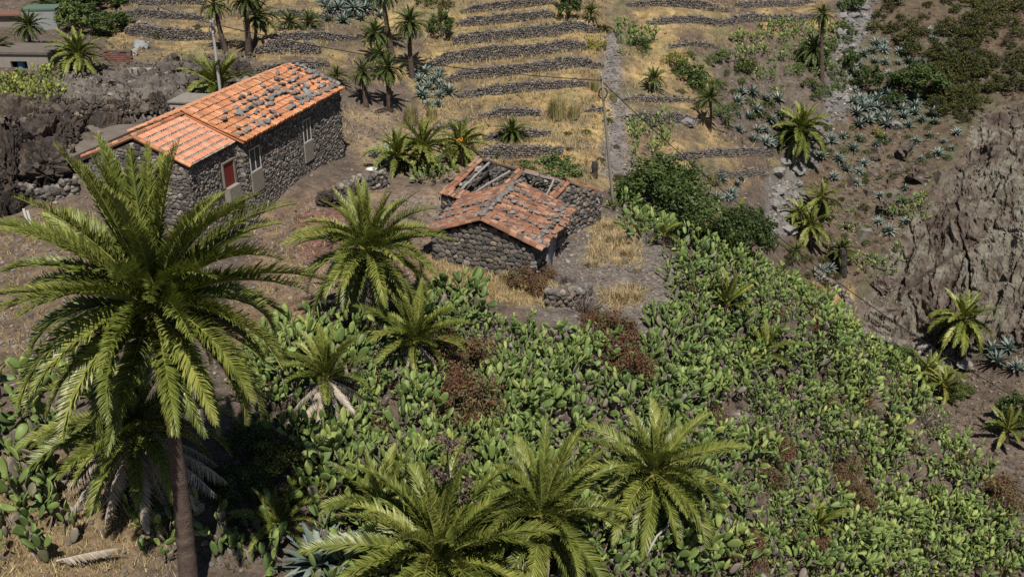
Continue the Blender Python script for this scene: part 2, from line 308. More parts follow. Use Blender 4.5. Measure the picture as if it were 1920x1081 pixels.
def bil(ax, ay, Z, x, y):
    x = np.clip(x, ax[0], ax[-1] - 1e-6); y = np.clip(y, ay[0], ay[-1] - 1e-6)
    i = np.clip(np.searchsorted(ax, x, side='right') - 1, 0, len(ax) - 2); j = np.clip(np.searchsorted(ay, y, side='right') - 1, 0, len(ay) - 2)
    fx = (x - ax[i]) / (ax[i + 1] - ax[i]); fy = (y - ay[j]) / (ay[j + 1] - ay[j])
    return (Z[j, i] * (1 - fx) + Z[j, i + 1] * fx) * (1 - fy) + (Z[j + 1, i] * (1 - fx) + Z[j + 1, i + 1] * fx) * fy
_cX, _cY = np.meshgrid(_cx, _cy); _cZ = tps(_cX, _cY)
ZZ = bil(_cx, _cy, _cZ, XX, YY)
ZZ = np.minimum(ZZ, np.where(YY < 16, CZ - 6, 1e9))
def hz(x, y): return bil(GX, GY, ZZ, np.asarray(x, float), np.asarray(y, float))
DS = np.arange(14, 150, .35)
def hits(u, v):
    u = np.atleast_1d(np.asarray(u, float)); v = np.atleast_1d(np.asarray(v, float)); out = np.empty((len(u), 3)); dd = np.empty(len(u))
    for i in range(0, len(u), 3000):
        r = ray(u[i:i + 3000], v[i:i + 3000]); p = r[:, None, :] * DS[None, :, None]; p[..., 2] += CZ
        g = p[..., 2] - hz(p[..., 0], p[..., 1]); below = g < 0; k = np.where(below.any(1), below.argmax(1), len(DS) - 1); k = np.maximum(k, 1)
        a = np.arange(len(k)); g0 = g[a, k - 1]; g1 = g[a, k]; t = np.clip(g0 / np.where(np.abs(g0 - g1) < 1e-9, 1e-9, g0 - g1), 0, 1); d = DS[k - 1] + t * .35
        q = r * d[:, None]; q[:, 2] += CZ; out[i:i + 3000] = q; dd[i:i + 3000] = d
    return out, dd
def G(u, v): return hits([u], [v])[0][0]
# --- terraces: dry-stone walls, foot lines in picture order, height in metres
WALLS = [  # (foot line, height, what singles it out)
 ([(865, 28), (950, 24), (1045, 15)], .75, 'topmost wall of the middle terraces, below the top edge straw strip'),
 ([(857, 56), (935, 50), (1040, 33)], .8, 'second wall from the top of the middle terraces, left of the dark bush'),
 ([(850, 86), (936, 81), (1025, 70), (1122, 62)], 1.0, 'third wall from the top of the middle terraces'),
 ([(806, 128), (850, 127), (936, 117), (1025, 106), (1100, 99)], 1.1, 'long fourth wall from the top, beginning beside the tall palms'),
 ([(835, 158), (936, 154), (1025, 142), (1132, 129)], .95, 'fifth wall from the top, under the hanging power line'),
 ([(860, 186), (936, 182), (1025, 170), (1105, 162)], .85, 'sixth wall from the top, above the tall reed clump'),
 ([(897, 222), (960, 222), (1012, 222)], .8, 'short seventh wall from the top, left of the reed clump'),
 ([(906, 263), (970, 262), (1033, 257)], .75, 'eighth wall from the top, behind the small round palm'),
 ([(900, 299), (980, 297), (1056, 290)], .95, 'lowest wall of the middle terraces, just above the roofless house'),
 ([(816, 246), (850, 238), (886, 226)], .6, 'stub of wall at the left end of the lower terraces'),
 ([(205, 10), (300, 12), (385, 10)], .7, 'highest wall of the left terraces at the picture top'),
 ([(215, 33), (300, 36), (385, 39)], .7, 'second wall of the left terraces, above the broad straw strip'),
 ([(235, 66), (310, 75), (400, 76)], 1.0, 'lowest wall of the left terraces, behind the olive bush'),
 ([(480, 101), (540, 103), (602, 100)], 1.15, 'wall beside the tall palm trio, under the power line'),
 ([(475, 136), (540, 133), (620, 126)], .7, 'low wall just above the ridge of the orange roof'),
 ([(505, 30), (600, 34), (700, 30)], .6, 'wall above the pair of low palms'),
 ([(500, 78), (590, 80), (680, 74)], .6, 'low wall above the straw strip right of the palm trio'),
 ([(1174, 13), (1265, 21), (1362, 33)], .8, 'slanting top wall right of the gully'),
 ([(1213, 48), (1345, 51), (1450, 43), (1538, 32)], .85, 'long wall right of the gully, reaching to the tall lone palm'),
 ([(1255, 91), (1300, 88), (1345, 91)], .7, 'short wall right of the gully below the straw slope'),
 ([(1168, 196), (1240, 200), (1330, 202)], .55, 'low wall right of the gully beside the small palm'),
 ([(1170, 226), (1240, 231), (1312, 232)], .95, 'wall right of the gully below the slim palm'),
 ([(1250, 302), (1340, 304), (1450, 291)], .85, 'curved wall left of the bushy palm with the black shadow'),
 ([(1318, 338), (1380, 334), (1442, 325)], .75, 'lowest wall above the round dark tree'),
 ([(1095, 212), (1120, 212), (1145, 210)], .5, 'stub of wall beside the reed clump left of the gully'),
 ([(1385, 18), (1450, 16), (1530, 10)], .7, 'highest wall right of the gully'),
]
WL = []
for w, hgt, _ in WALLS:
    pts, _d = hits([p[0] for p in w], [p[1] for p in w]); pts = pts[np.argsort(pts[:, 0])]; WL.append((pts, hgt))
for pts, hgt in WL:
    y_i = np.interp(XX, pts[:, 0], pts[:, 1]); s = YY - y_i
    mx = np.clip((XX - pts[0, 0] + .3) / .6, 0, 1) * np.clip((pts[-1, 0] + .3 - XX) / .6, 0, 1)
    off = hgt * mx * np.where(s > 0.3, np.clip(1 - s / 3.2, 0, 1), 0)
    ZZ = ZZ + off
UU, VV, DD = proj(XX, YY, ZZ)
infr = (UU > -200) & (UU < 2150) & (VV > -200) & (VV < 1300) & (YY > 10)
jit = 14 * fbm(XX * .5, YY * .5, 3) * 2; UJ = np.where(infr, UU + jit * 2, -9999); VJ = np.where(infr, VV + jit, -9999)
CLIFF = [(2150, 180), (1920, 190), (1845, 215), (1815, 290), (1765, 350), (1700, 440), (1655, 520), (1610, 590), (1680, 632), (1800, 640), (2150, 660)]
LAVA = [(-200, 190), (130, 205), (310, 205), (330, 232), (150, 236), (140, 290), (70, 365), (0, 400), (-200, 400)]
ROCKS = [(90, 150), (350, 110), (480, 105), (470, 200), (320, 230), (90, 205)]
STREAM = [(1585, -40), (1650, -40), (1605, 150), (1580, 220), (1500, 330), (1490, 440), (1435, 440), (1445, 330), (1545, 220), (1560, 150)]
mc = softmask(UJ, VJ, CLIFF, 22); ml = softmask(UJ, VJ, LAVA, 16); mr = softmask(UJ, VJ, ROCKS, 20); ms = softmask(UJ, VJ, STREAM, 10)
b1, b2, idv = worley(XX * .28 + YY * .1, (ZZ + YY * .35) * .33, 4); c1, c2, idw = worley(XX * .8 + fbm(XX, YY, 8), YY * .62, 12)
crag = 1.7 * (idv - .45) + .75 * (idw - .5) + 1.2 * fbm(XX * .3, YY * .3, 21) - .9 * np.clip(.10 - (b2 - b1), 0, .1) / .1 - .35 * np.clip(.08 - (c2 - c1), 0, .08) / .08
ZZ = ZZ - mc * .9
d1, d2, ide = worley(XX * .62, YY * .62, 31); e1, e2, idf = worley(XX * 1.5, YY * 1.4, 37)
lum = 1.3 * (ide - .4) + .5 * (idf - .5) + .5 * np.clip(1 - d1 * 1.4, 0, 1) - .5 * np.clip(.1 - (d2 - d1), 0, .1) / .1
ZZ = ZZ - ml * .7 - mr * .3 + ms * (.5 * (idf - .5) + .25 * (ide - .5) - .35)
ZZ = ZZ + (.28 * fbm(XX * .25, YY * .25, 51) + .14 * fbm(XX * 1.1, YY * 1.1, 53)) * infr
# --- ground colours: what the soil, straw and rock are made of, zone by zone
EARTH = np.array([.125, .098, .078]); STRAW = np.array([.34, .245, .115])
Cg = np.empty(XX.shape + (3,)); Cg[:] = EARTH
rocky = np.full(XX.shape, .35)
def zone(poly, col, rk=None, soft=12, amt=1.0, patch=None):
    global Cg, rocky
    m = softmask(UJ, VJ, poly, soft, 8) * amt
    if patch is not None: m = m * np.clip((fbm(XX * patch[0], YY * patch[0], patch[2]) * 2 + patch[1]) * 2.2, 0, 1)
    Cg = Cg * (1 - m[..., None]) + np.array(col) * m[..., None]
    if rk is not None: rocky = rocky * (1 - m) + rk * m
TERR = [(195, -60), (1535, -60), (1560, 60), (1330, 120), (1330, 230), (1450, 290), (1450, 345), (1100, 345), (900, 305), (800, 250), (780, 150), (470, 140), (210, 95)]
zone(TERR, (.21, .15, .09)); zone(TERR, STRAW, .1, patch=(.3, .42, 5)); zone(TERR, (.15, .115, .08), .5, patch=(.55, .02, 9)); zone([(195, -60), (800, -60), (800, 150), (470, 140), (210, 95)], (.135, .105, .078), .5, patch=(.35, .22, 15)); zone([(1165, -60), (1535, -60), (1560, 60), (1330, 120), (1330, 230), (1450, 290), (1450, 345), (1165, 345)], (.14, .105, .078), .5, patch=(.35, .25, 19)); zone(TERR, (.15, .145, .075), .3, patch=(.4, -.12, 13), amt=.8)
zone([(1560, -60), (2150, -60), (2150, 260), (1830, 230), (1790, 330), (1700, 430), (1640, 560), (1500, 540), (1450, 430), (1450, 280), (1560, 200), (1620, 50)], (.115, .084, .06), .35); zone([(1560, -60), (2150, -60), (2150, 260), (1830, 230), (1790, 330), (1700, 430), (1640, 560), (1500, 540), (1450, 430), (1450, 280), (1560, 200), (1620, 50)], (.105, .1, .062), .4, patch=(.35, .1, 83), amt=.8)
zone([(1330, 90), (1560, 60), (1580, 180), (1470, 300), (1340, 260)], (.13, .105, .085), .5)
zone(CLIFF, (.165, .145, .12), 1.0); zone(CLIFF, (.13, .088, .072), 1.0, patch=(.16, .15, 61)); zone(CLIFF, (.235, .225, .185), 1.0, patch=(.3, -.05, 67), amt=.8)
zone([(1640, 280), (1790, 330), (1700, 440), (1650, 530), (1560, 520), (1500, 430), (1560, 330)], (.145, .105, .08), .7, amt=.7, patch=(.3, .4, 63))
zone(ROCKS, (.13, .115, .105), 1.0); zone(LAVA, (.065, .058, .054), 1.0); zone(STREAM, (.21, .2, .19), 1.0)
zone([(1132, 60), (1165, 60), (1168, 200), (1190, 330), (1125, 335), (1138, 200)], (.22, .2, .19), .9, soft=8)
zone([(1568, 588), (1640, 615), (1700, 637), (1800, 645), (1800, 690), (1700, 672), (1600, 628)], (.22, .19, .165), .5, soft=8)
zone([(1470, 535), (1590, 528), (1592, 592), (1540, 605), (1460, 560)], STRAW * .95, .1, soft=8)
zone([(1690, 690), (2150, 660), (2150, 1300), (1930, 1100), (1870, 930), (1770, 780)], (.15, .115, .09), .4); 
zone([(640, 200), (900, 230), (900, 330), (700, 330), (640, 260)], (.27, .2, .13), .2, patch=(.3, .5, 71))
zone([(480, 380), (700, 340), (850, 360), (840, 440), (780, 520), (600, 560), (470, 560)], (.19, .13, .098), .5); zone([(480, 380), (700, 340), (850, 360), (840, 440), (780, 520), (600, 560), (470, 560)], (.27, .2, .12), .3, patch=(.6, .0, 79))
zone([(560, 395), (650, 385), (650, 430), (600, 490), (560, 480)], (.2, .095, .075), .3)
zone([(725, 355), (830, 365), (850, 400), (800, 445), (730, 430)], (.215, .17, .14), .3)
zone([(1050, 470), (1140, 400), (1210, 420), (1285, 520), (1265, 640), (1100, 650), (1000, 590), (1040, 560)], (.21, .18, .155), .9)
zone([(800, 470), (1040, 530), (1060, 580), (900, 565), (790, 520)], STRAW * .85, .1, patch=(.5, .7, 73))
zone([(1118, 405), (1190, 425), (1210, 500), (1100, 490)], STRAW, .1, patch=(.4, .8, 75)); zone([(1120, 540), (1215, 540), (1200, 572), (1125, 572)], STRAW, .1)
zone([(430, 560), (560, 560), (640, 640), (600, 700), (440, 740)], (.2, .13, .085), .4)
zone([(-200, 420), (140, 380), (200, 560), (0, 720), (-200, 720)], (.17, .125, .085), .4)
zone([(-200, 860), (250, 850), (330, 960), (330, 1300), (-200, 1300)], (.2, .145, .085), .3, patch=(.4, .6, 77))
g = MB(); ny, nx = XX.shape; idx = np.arange(ny * nx).reshape(ny, nx)
g.add(np.stack([XX, YY, ZZ], -1).reshape(-1, 3), np.stack([idx[:-1, :-1], idx[:-1, 1:], idx[1:, 1:], idx[1:, :-1]], -1).reshape(-1, 4))
gm = g.mesh('terrain', M['ground'], smooth=True)
ca_ = gm.color_attributes.new('Col', 'FLOAT_COLOR', 'POINT'); ca_.data.foreach_set('color', np.concatenate([Cg.reshape(-1, 3), np.ones((ny * nx, 1))], 1).astype(np.float32).ravel())
ra_ = gm.attributes.new('rocky', 'FLOAT', 'POINT'); ra_.data.foreach_set('value', rocky.ravel().astype(np.float32))
ob('terrain', gm, kind='structure', label='terraced volcanic valley ground with rocky ravine and cliff')
def scatter(polys, r, n, seed=0, vary=0.0, avoid=None):
    """places spread over the ground of a zone, about r metres apart"""
    rg = np.random.default_rng(seed); out = []; cell = {}
    polys = polys if isinstance(polys[0], list) else [polys]
    U = []; Vv = []
    areas = [abs(sum(p[i][0] * p[i - 1][1] - p[i - 1][0] * p[i][1] for i in range(len(p)))) for p in polys]
    for p, ar in zip(polys, areas):
        k = max(30, int(n * ar / sum(areas))); xs = [q[0] for q in p]; ys = [q[1] for q in p]
        u = rg.uniform(min(xs), max(xs), k * 2); v = rg.uniform(min(ys), max(ys), k * 2); w = inpoly(u, v, p); U.append(u[w][:k]); Vv.append(v[w][:k])
    U = np.concatenate(U); Vv = np.concatenate(Vv); o = rg.permutation(len(U)); U = U[o]; Vv = Vv[o]
    pts, dd = hits(U, Vv)
    for i in range(len(U)):
        if avoid is not None and avoid(U[i], Vv[i], pts[i]): continue
        rr = r * (1 + vary * rg.uniform(-1, 1)); x, y = pts[i][:2]; a, b = int(math.floor(x / r)), int(math.floor(y / r)); ok = True
        for da in (-1, 0, 1):
            for db in (-1, 0, 1):
                for q in cell.get((a + da, b + db), ()):
                    if (q[0] - x) ** 2 + (q[1] - y) ** 2 < rr * rr: ok = False
        if ok: cell.setdefault((a, b), []).append((x, y)); out.append((x, y, pts[i][2], U[i], Vv[i], dd[i]))
    return np.array(out).reshape(-1, 6)
# ------------------------------------------------------------------ stones and walls
def stone_tpl(seed):
    """a rubble stone seen from the wall's outside: x along, y up, z out"""
    rg = np.random.default_rng(seed); n = int(rg.integers(5, 8)); a = np.sort(np.linspace(0, 2 * math.pi, n, endpoint=False) + rg.uniform(-.25, .25, n))
    r = 1 / np.maximum(np.abs(np.cos(a)), np.abs(np.sin(a))) ** .75 * rg.uniform(.82, 1.04, n)
    o = np.c_[np.cos(a) * r, np.sin(a) * r]
    V = np.concatenate([np.c_[o, np.full(n, -.6)], np.c_[o * .98, np.full(n, .15)], np.c_[o * .74 + rg.uniform(-.1, .1, 2), .8 + rg.uniform(-.28, .28, n)], [[0, 0, .95]]])
    Q = [[k * n + i, k * n + (i + 1) % n, (k + 1) * n + (i + 1) % n, (k + 1) * n + i] for k in range(2) for i in range(n)]
    T = [[2 * n + i, 2 * n + (i + 1) % n, 3 * n] for i in range(n)]
    return V, np.array(Q), np.array(T)
STT = [stone_tpl(100 + i) for i in range(8)]
def wall_layout(W, H, top=None, size=.28, seed=0, holes=(), z0=0.0, flat=.72):
    """rubble layout on a W x H rectangle: returns centres (s, t), half sizes and turns"""
    rg = np.random.default_rng(seed); out = []; t = z0
    while t < H:
        rh = size * flat * rg.uniform(.75, 1.3); s = -rg.uniform(0, size)
        while s < W:
            w = size * rg.uniform(.65, 1.5); cs = s + w / 2; ct = t + rh / 2 + rg.uniform(-.25, .25) * rh
            hh = rh * rg.uniform(.8, 1.25)
            ok = 0 <= cs <= W and (top is None or ct + hh * .35 < top(cs)) and ct < H
            for (a, b, c, d) in holes:
                if a - w * .52 < cs < b + w * .52 and c - hh * .52 < ct < d + hh * .52: ok = False
            if ok: out.append((cs, ct, w * .52, hh * .54, rg.uniform(-.28, .28)))
            s += w
        t += rh
    return np.array(out).reshape(-1, 5)
def wall_frames(lay, O, A, Bv, Nn, depth=.09, seed=0):
    """turns a layout into matrices: O origin, A along, Bv up, Nn outward normal (all local 3-vectors)"""
    rg = np.random.default_rng(seed + 5); n = len(lay); A, Bv, Nn, O = map(lambda q: np.asarray(q, float), (A, Bv, Nn, O))
    c, s = np.cos(lay[:, 4]), np.sin(lay[:, 4]); dp = depth * rg.uniform(.7, 1.35, n)
    x = (A[None] * c[:, None] + Bv[None] * s[:, None]) * lay[:, 2:3]; y = (-A[None] * s[:, None] + Bv[None] * c[:, None]) * lay[:, 3:4]; z = Nn[None] * dp[:, None]
    Mx = np.stack([x, y, z], -1); L = O[None] + A[None] * lay[:, 0:1] + Bv[None] * lay[:, 1:2] + Nn[None] * rg.uniform(-.02, .03, n)[:, None]
    return Mx, L, np.clip(rg.beta(1.6, 2.2, n) * 1.15, 0, 1)
def add_stones(mb, Mx, L, a, seed=0):
    k = np.random.default_rng(seed).integers(0, len(STT), len(L))
    for i, (V, Q, T) in enumerate(STT):
        w = k == i; mb.many(V, Q, T, Mx[w], L[w], a[w])
    return mb
def m4(Mx, L):
    m = Matrix.Identity(4)
    for i in range(3):
        for j in range(3): m[i][j] = Mx[i][j]
        m[i][3] = L[i]
    return m
STM = []
for V, Q, T in STT: STM.append(MB().add(V, Q, T, .5).mesh('stone', M['stone'], smooth=False))
# variants of tone for stones that are objects of their own
STMV = []
for ti, tone in enumerate((.12, .3, .45, .6, .78, .92)):
    STMV.append([MB().add(V, Q, T, tone).mesh('stone', M['stone']) for V, Q, T in STT[:4]])
# ------------------------------------------------------------------ terrace walls
for wi, ((pts, hgt), (_, _, lab)) in enumerate(zip(WL, WALLS)):
    n = max(4, int((pts[-1, 0] - pts[0, 0]) / 1.2)); xs = np.linspace(pts[0, 0], pts[-1, 0], n); ys = np.interp(xs, pts[:, 0], pts[:, 1])
    zf = hz(xs, ys - .35); core = MB(); st = MB(); base = np.array([xs[0], ys[0], zf[0]])
    topj = hgt * (1 + .5 * fbm(xs * .6, ys * 0, 90 + wi))
    topj[0] *= .55; topj[-1] *= .55
    for i in range(n - 1):
        a = np.array([xs[i], ys[i], zf[i] - .25]); b2_ = np.array([xs[i + 1], ys[i + 1], zf[i + 1] - .25]); L_ = math.hypot(*(b2_ - a)[:2]); A = (b2_ - a) / L_
        nrm = np.array([A[1], -A[0], 0]); nrm /= np.linalg.norm(nrm); th = .4
        p = [a, b2_, b2_ - nrm * th, a - nrm * th]; V = np.array(p + [q + np.array([0, 0, .25 + (topj[i] if k in (0, 3) else topj[i + 1]) - .06]) for k, q in enumerate(p)]) - base
        core.add(V - nrm * .03, BQ[1:] if 0 < i < n - 2 else BQ, a=.4)
        lay = wall_layout(L_, .25 + max(topj[i], topj[i + 1]) + .05, lambda s, t0=topj[i], t1=topj[i + 1], LL=L_: .3 + t0 + (t1 - t0) * s / LL, .2, 1000 + wi * 50 + i)
        if len(lay):
            Mx, Lc, av = wall_frames(lay, a - base, A, (0, 0, 1), nrm, .08, wi * 7 + i); add_stones(st, Mx, Lc, .08 + av * .8, i)
    # loose cap stones
    k = int(n * 3.2); sx = rng.uniform(xs[0], xs[-1], k); sy = np.interp(sx, xs, ys) + rng.uniform(-.05, .45, k); sz = np.interp(sx, xs, zf) + np.interp(sx, xs, topj) + rng.uniform(-.05, .08, k)
    R = rand_rot(k) * rng.uniform(.1, .22, (k, 1, 1)); V, T = rock_templates(1, 0)[0]
    st.many(V, NOQ, T, R, np.stack([sx, sy, sz], -1) - base, rng.uniform(.2, .9, k))
    w = ob('terrace_wall', core.mesh('terrace_wall', M['mortar']), loc=tuple(base), label='dry stone terrace wall, ' + lab, cat='wall', group='dry stone terrace walls')
    ob('stones', st.mesh('stones', M['stone']), parent=w, kind='stuff')
# ------------------------------------------------------------------ roof tiles
def tile_mesh(name, mat, L=.46, w=.115, tone=.5, lift=0.0):
    """barrel tile: x across, y down the slope, z out; upper end at y=0"""
    seg = 5; V = []; Q = []
    for j, y in enumerate((0, L)):
        r = w * (1 if j == 0 else 1.12)
        for s in (1.0, .82):
            for i in range(seg + 1):
                a = math.pi * i / seg; V.append((math.cos(a) * r * s, y, math.sin(a) * r * s * .85 + (j * lift)))
    n = seg + 1
    for i in range(seg):
        Q.append([i, i + 1, 2 * n + i + 1, 2 * n + i]); Q.append([2 * n + i, 2 * n + i + 1, 3 * n + i + 1, 3 * n + i])
    return MB().add(V, Q, None, tone)
def slope_tiles(ridge0, A, Dn, Nn, length, slope, pitch=.235, row=.4, seed=0, drop=0.0, sag=0.0):
    """matrices of cover tiles on one roof slope; ridge0 local start of ridge, A along ridge, Dn down the slope, Nn normal"""
    rg = np.random.default_rng(seed); out = []; nr = int(round(slope / row)); row = slope / nr; nc = int(length / pitch)
    for j in range(nr):
        for i in range(nc):
            if rg.random() < drop: continue
            y = j * row - .03 + rg.uniform(-.025, .025) * (1 + 3 * sag); x = (i + .5) * length / nc + rg.uniform(-.012, .012) * (1 + 2 * sag)
            tilt = .075 + rg.uniform(-.015, .015); yaw = rg.uniform(-.04, .04) * (1 + 3 * sag)
            O = ridge0 + A * x + Dn * y + Nn * (.03 + .05 - tilt * 0 + rg.uniform(0, .02) - sag * .12 * math.sin(math.pi * x / length) * 1.0)
            a = A * math.cos(yaw) + Dn * math.sin(yaw); d = Dn * math.cos(yaw) - A * math.sin(yaw); d = d + Nn * tilt; d /= np.linalg.norm(d); nn = np.cross(a, d); nn *= np.sign(nn @ Nn)
            out.append((np.stack([a, d, nn], -1), O, j, i))
    return out
def place_tiles(tiles, root, meshes, limit, seed=0, name='roof_tile', mat=None):
    """first `limit` tiles are objects, the rest one joined part"""
    rg = np.random.default_rng(seed); rest = MB()
    for n, (R, O, j, i) in enumerate(tiles):
        if n < limit: ob(name, meshes[rg.integers(len(meshes))], parent=root, M=m4(R, O))
        else:
            t = TILE_RAW; rest.add(t[0] @ R.T + O, t[1], None, rg.uniform(.2, .85))
    if rest.n: ob(name + 's', rest.mesh(name + 's', mat), parent=root, kind='stuff')
_t = tile_mesh('t', None); TILE_RAW = (np.concatenate(_t.V), np.concatenate(_t.Q))
TM_new = [tile_mesh('t', 0, tone=t).mesh('roof_tile', M['tile']) for t in (.3, .5, .65, .8)]
TM_old = [tile_mesh('t', 0, w=.125, tone=t, lift=.01).mesh('roof_tile', M['tile_old']) for t in (.2, .45, .6, .8)]
TM_hut = [tile_mesh('t', 0, w=.095, tone=t, lift=.015).mesh('roof_tile', M['tile_old']) for t in (.1, .35, .5, .62, .85)]
TM_pink = [tile_mesh('t', 0, w=.11, tone=t).mesh('roof_tile', M['tile_pink']) for t in (.35, .5, .7)]
def frame_root(name, O, ang, z, **kw):
    r = ob(name, None, M=Matrix.Translation((O[0], O[1], z)) @ Matrix.Rotation(-ang, 4, 'Z'), **kw); return r
def part_box(name, mat, root, dims, a=.5, **kw):
    return ob(name, MB().add(box(*dims), BQ, None, a).mesh(name, mat), parent=root, **kw)
RK = rock_templates(8, 1)
ROOFM = [MB().add(V * np.array([1, .8, .55]), None, T, t).mesh('roof_stone', M['stone_grey']) for (V, T), t in zip(RK, (.2, .35, .5, .6, .7, .45, .3, .55))]
def X3(*a): return np.array(a, float)
# ------------------------------------------------------------------ the long stone house with orange roof
hA, hO, hzA = .267, (-15.962, 45.56), CZ - 14.649
hw, rA, La, Lm, dW, rM = 3.055, 1.283, 4.537, 12.671, .425, 1.37
HB = 4.6                                                # height of the eaves above the foot of the house
house = frame_root('stone_house', hO, hA, hzA - HB, label='long rubble stone house with orange tiled roof weighed down by stones', cat='house')
def hloc(p): return np.array(house.matrix_basis @ Vector(p))
core = MB()
xr = dW - .2; xl = -2 * hw - dW + .2; y1 = La + .25; y2 = La + Lm - .12
# main block: pentagonal prism
def gable_core(mb, x0, x1, ya, yb, zb, ze, zr):
    xm = (x0 + x1) / 2; pr = [(x0, zb), (x1, zb), (x1, ze), (xm, zr), (x0, ze)]; V = [(x, ya, z) for x, z in pr] + [(x, yb, z) for x, z in pr]
    Q = [[i, (i + 1) % 5, 5 + (i + 1) % 5, 5 + i] for i in range(5)]; T = [[0, 2, 1], [0, 4, 2], [4, 3, 2], [5, 6, 7], [5, 7, 9], [9, 7, 8]]
    mb.add(V, Q, T, .4)
gable_core(core, xl, xr, y1, y2, -1.5, HB - .12, HB + rM - .2); 
gable_core(core, -2 * hw + .2, -.2, .12, y1 + .2, -1.5, HB - .12, HB + rA - .22)
ob('wall', core.mesh('wall', M['mortar']), parent=house)
st = MB()
holes = [(5.2 - y1, 6.35 - y1, 4.6 - 3.15, 4.6 - .6), (11.6 - y1, 12.6 - y1, 4.6 - 3.35, 4.6 - .65)]
lay = wall_layout(y2 - y1, HB - .15, None, .27, 1, [(a, b, c + 1.2, d + 1.2) for a, b, c, d in holes], 0)
lay = wall_layout(y2 - y1, HB + 1.1, None, .2, 1, [(a, b, c + 1.2, d + 1.2) for a, b, c, d in holes]); Mx, Lc, av = wall_frames(lay, (xr, y1, -1.2), (0, 1, 0), (0, 0, 1), (1, 0, 0), .04, 1); add_stones(st, Mx, Lc, av, 1)
lay = wall_layout(y1 - .12, HB + 1.1, None, .22, 2, [(3.05 - .12, 4.2 - .12, 4.6 - 3.0 + 1.2, 4.6 - .75 + 1.2)]); Mx, Lc, av = wall_frames(lay, (-.2, .12, -1.2), (0, 1, 0), (0, 0, 1), (1, 0, 0), .04, 2); add_stones(st, Mx, Lc, av, 2)
wA = 2 * hw - .4
lay = wall_layout(wA, HB + 2.6, lambda s: HB + 1.05 + (rA - .1) * (1 - abs(s - wA / 2) / (wA / 2)), .25, 3, [(wA - 3.2 - 1.2, wA - 3.2, 4.6 - 2.7 + 1.2, 4.6 - .65 + 1.2)])
Mx, Lc, av = wall_frames(lay, (-2 * hw + .2, .12, -1.2), (1, 0, 0), (0, 0, 1), (0, -1, 0), .05, 3); add_stones(st, Mx, Lc, av, 3)
lay = wall_layout(xr - xl, HB + 2.6, lambda s: HB + 1.05 + (rM - .1) * (1 - abs(s - (xr - xl) / 2) / ((xr - xl) / 2)), .3, 4)
Mx, Lc, av = wall_frames(lay, (xr, y2, -1.2), (-1, 0, 0), (0, 0, 1), (0, 1, 0), .07, 4); add_stones(st, Mx, Lc, av, 4)
Mx, Lc, av = wall_frames(lay, (xl, y1, -1.2), (1, 0, 0), (0, 0, 1), (0, -1, 0), .04, 5); w = (Lc[:, 0] > -.25); add_stones(st, Mx[w], Lc[w], av[w], 4)
ob('wall_stones', st.mesh('wall_stones', M['stone']), parent=house, kind='stuff')
def window(ya, yb, za, zb, zp):
    w = ob('window', MB().add(box(xr - .02, xr + .03, ya, yb, za, zb), BQ, None, .5).mesh('window_pane', M['glass']), parent=house)
    f = MB(); e = .05
    for d in ((ya, yb, zb - e, zb), (ya, yb, za, za + e), (ya, ya + e, za + e, zb - e), (yb - e, yb, za + e, zb - e), ((ya + yb) / 2 - .02, (ya + yb) / 2 + .02, za + e, zb - e)): f.add(box(xr - .01, xr + .06, *d), BQ, None, .6)
    ob('window_frame', f.mesh('window_frame', M['white']), parent=w)
    ob('window_panel', MB().add(box(xr - .02, xr + .1, ya - .04, yb + .04, zp, za - .003), BQ, None, .35).mesh('window_panel', M['plaster']), parent=w)
window(5.2, 6.35, HB - 1.93, HB - .62, HB - 3.12); window(11.6, 12.6, HB - 2.08, HB - .68, HB - 3.3)
d = part_box('door', M['redpaint'], house, (-.19, -.14, 3.12, 4.14, HB - 2.15, HB - .85), label='dark red side door')
f = MB()
for q in ((3.05, 3.12, HB - 2.15, HB - .78), (4.14, 4.3, HB - 2.9, HB - .78), (3.12, 4.14, HB - .85, HB - .77)): f.add(box(-.2, -.08, *q), BQ, None, .15)
ob('door_frame', f.mesh('door_frame', M['plaster']), parent=d); ob('door_step', MB().add(box(-.2, .14, 3.1, 4.2, HB - 2.95, HB - 2.16), BQ, None, .45).mesh('door_step', M['plaster']), parent=d)
d = part_box('door', M['redpaint'], house, (-4.6, -3.6, .05, .1, HB - 2.7, HB - .78), label='red plank door in the gable')
ob('lintel', MB().add(box(-4.75, -3.5, .0, .12, HB - .77, HB - .66), BQ, None, .7).mesh('lintel', M['plaster']), parent=d)
f = MB()
for k in range(4): f.add(box(-4.58 + k * .245, -4.36 + k * .245, .03, .055, HB - 2.69, HB - .8), BQ, None, .3 + .15 * k)
f.add(box(-4.6, -3.6, .015, .04, HB - 1.75, HB - 1.62), BQ, None, .1); ob('door_boards', f.mesh('door_boards', M['redpaint']), parent=d)
# roofs
def slope_frame(xe, xm, ze, zr):
    v = X3(xe - xm, 0, ze - zr); ln = np.linalg.norm(v); D = v / ln; n = np.cross(X3(0, 1, 0), D); n *= np.sign(n[2]); return D, n, ln
xm = -hw
rf = MB()
for xe in (dW, -2 * hw - dW):
    D, n, ln = slope_frame(xe, xm, HB, HB + rM); A = X3(0, 1, 0); o = X3(xm, La, HB + rM)
    q = [o, o + A * Lm, o + A * Lm + D * ln, o + D * ln]; V = np.array(q + [p + n * .07 for p in q]); rf.add(V - n * .07, BQ, None, .3)
roof = ob('roof', rf.mesh('roof', M['tile']), parent=house, label='old bright orange tile roof of the main block')
D, n, ln = slope_frame(dW, xm, HB, HB + rM)
tl = slope_tiles(X3(xm, La, HB + rM), X3(0, 1, 0), D, n, Lm, ln + .06, .205, .5, 1)
TILE_RAW0 = TILE_RAW
TM_big = [tile_mesh('t', 0, L=.58, w=.098, tone=t, lift=.02).mesh('roof_tile', M['tile']) for t in (.25, .45, .6, .8)]
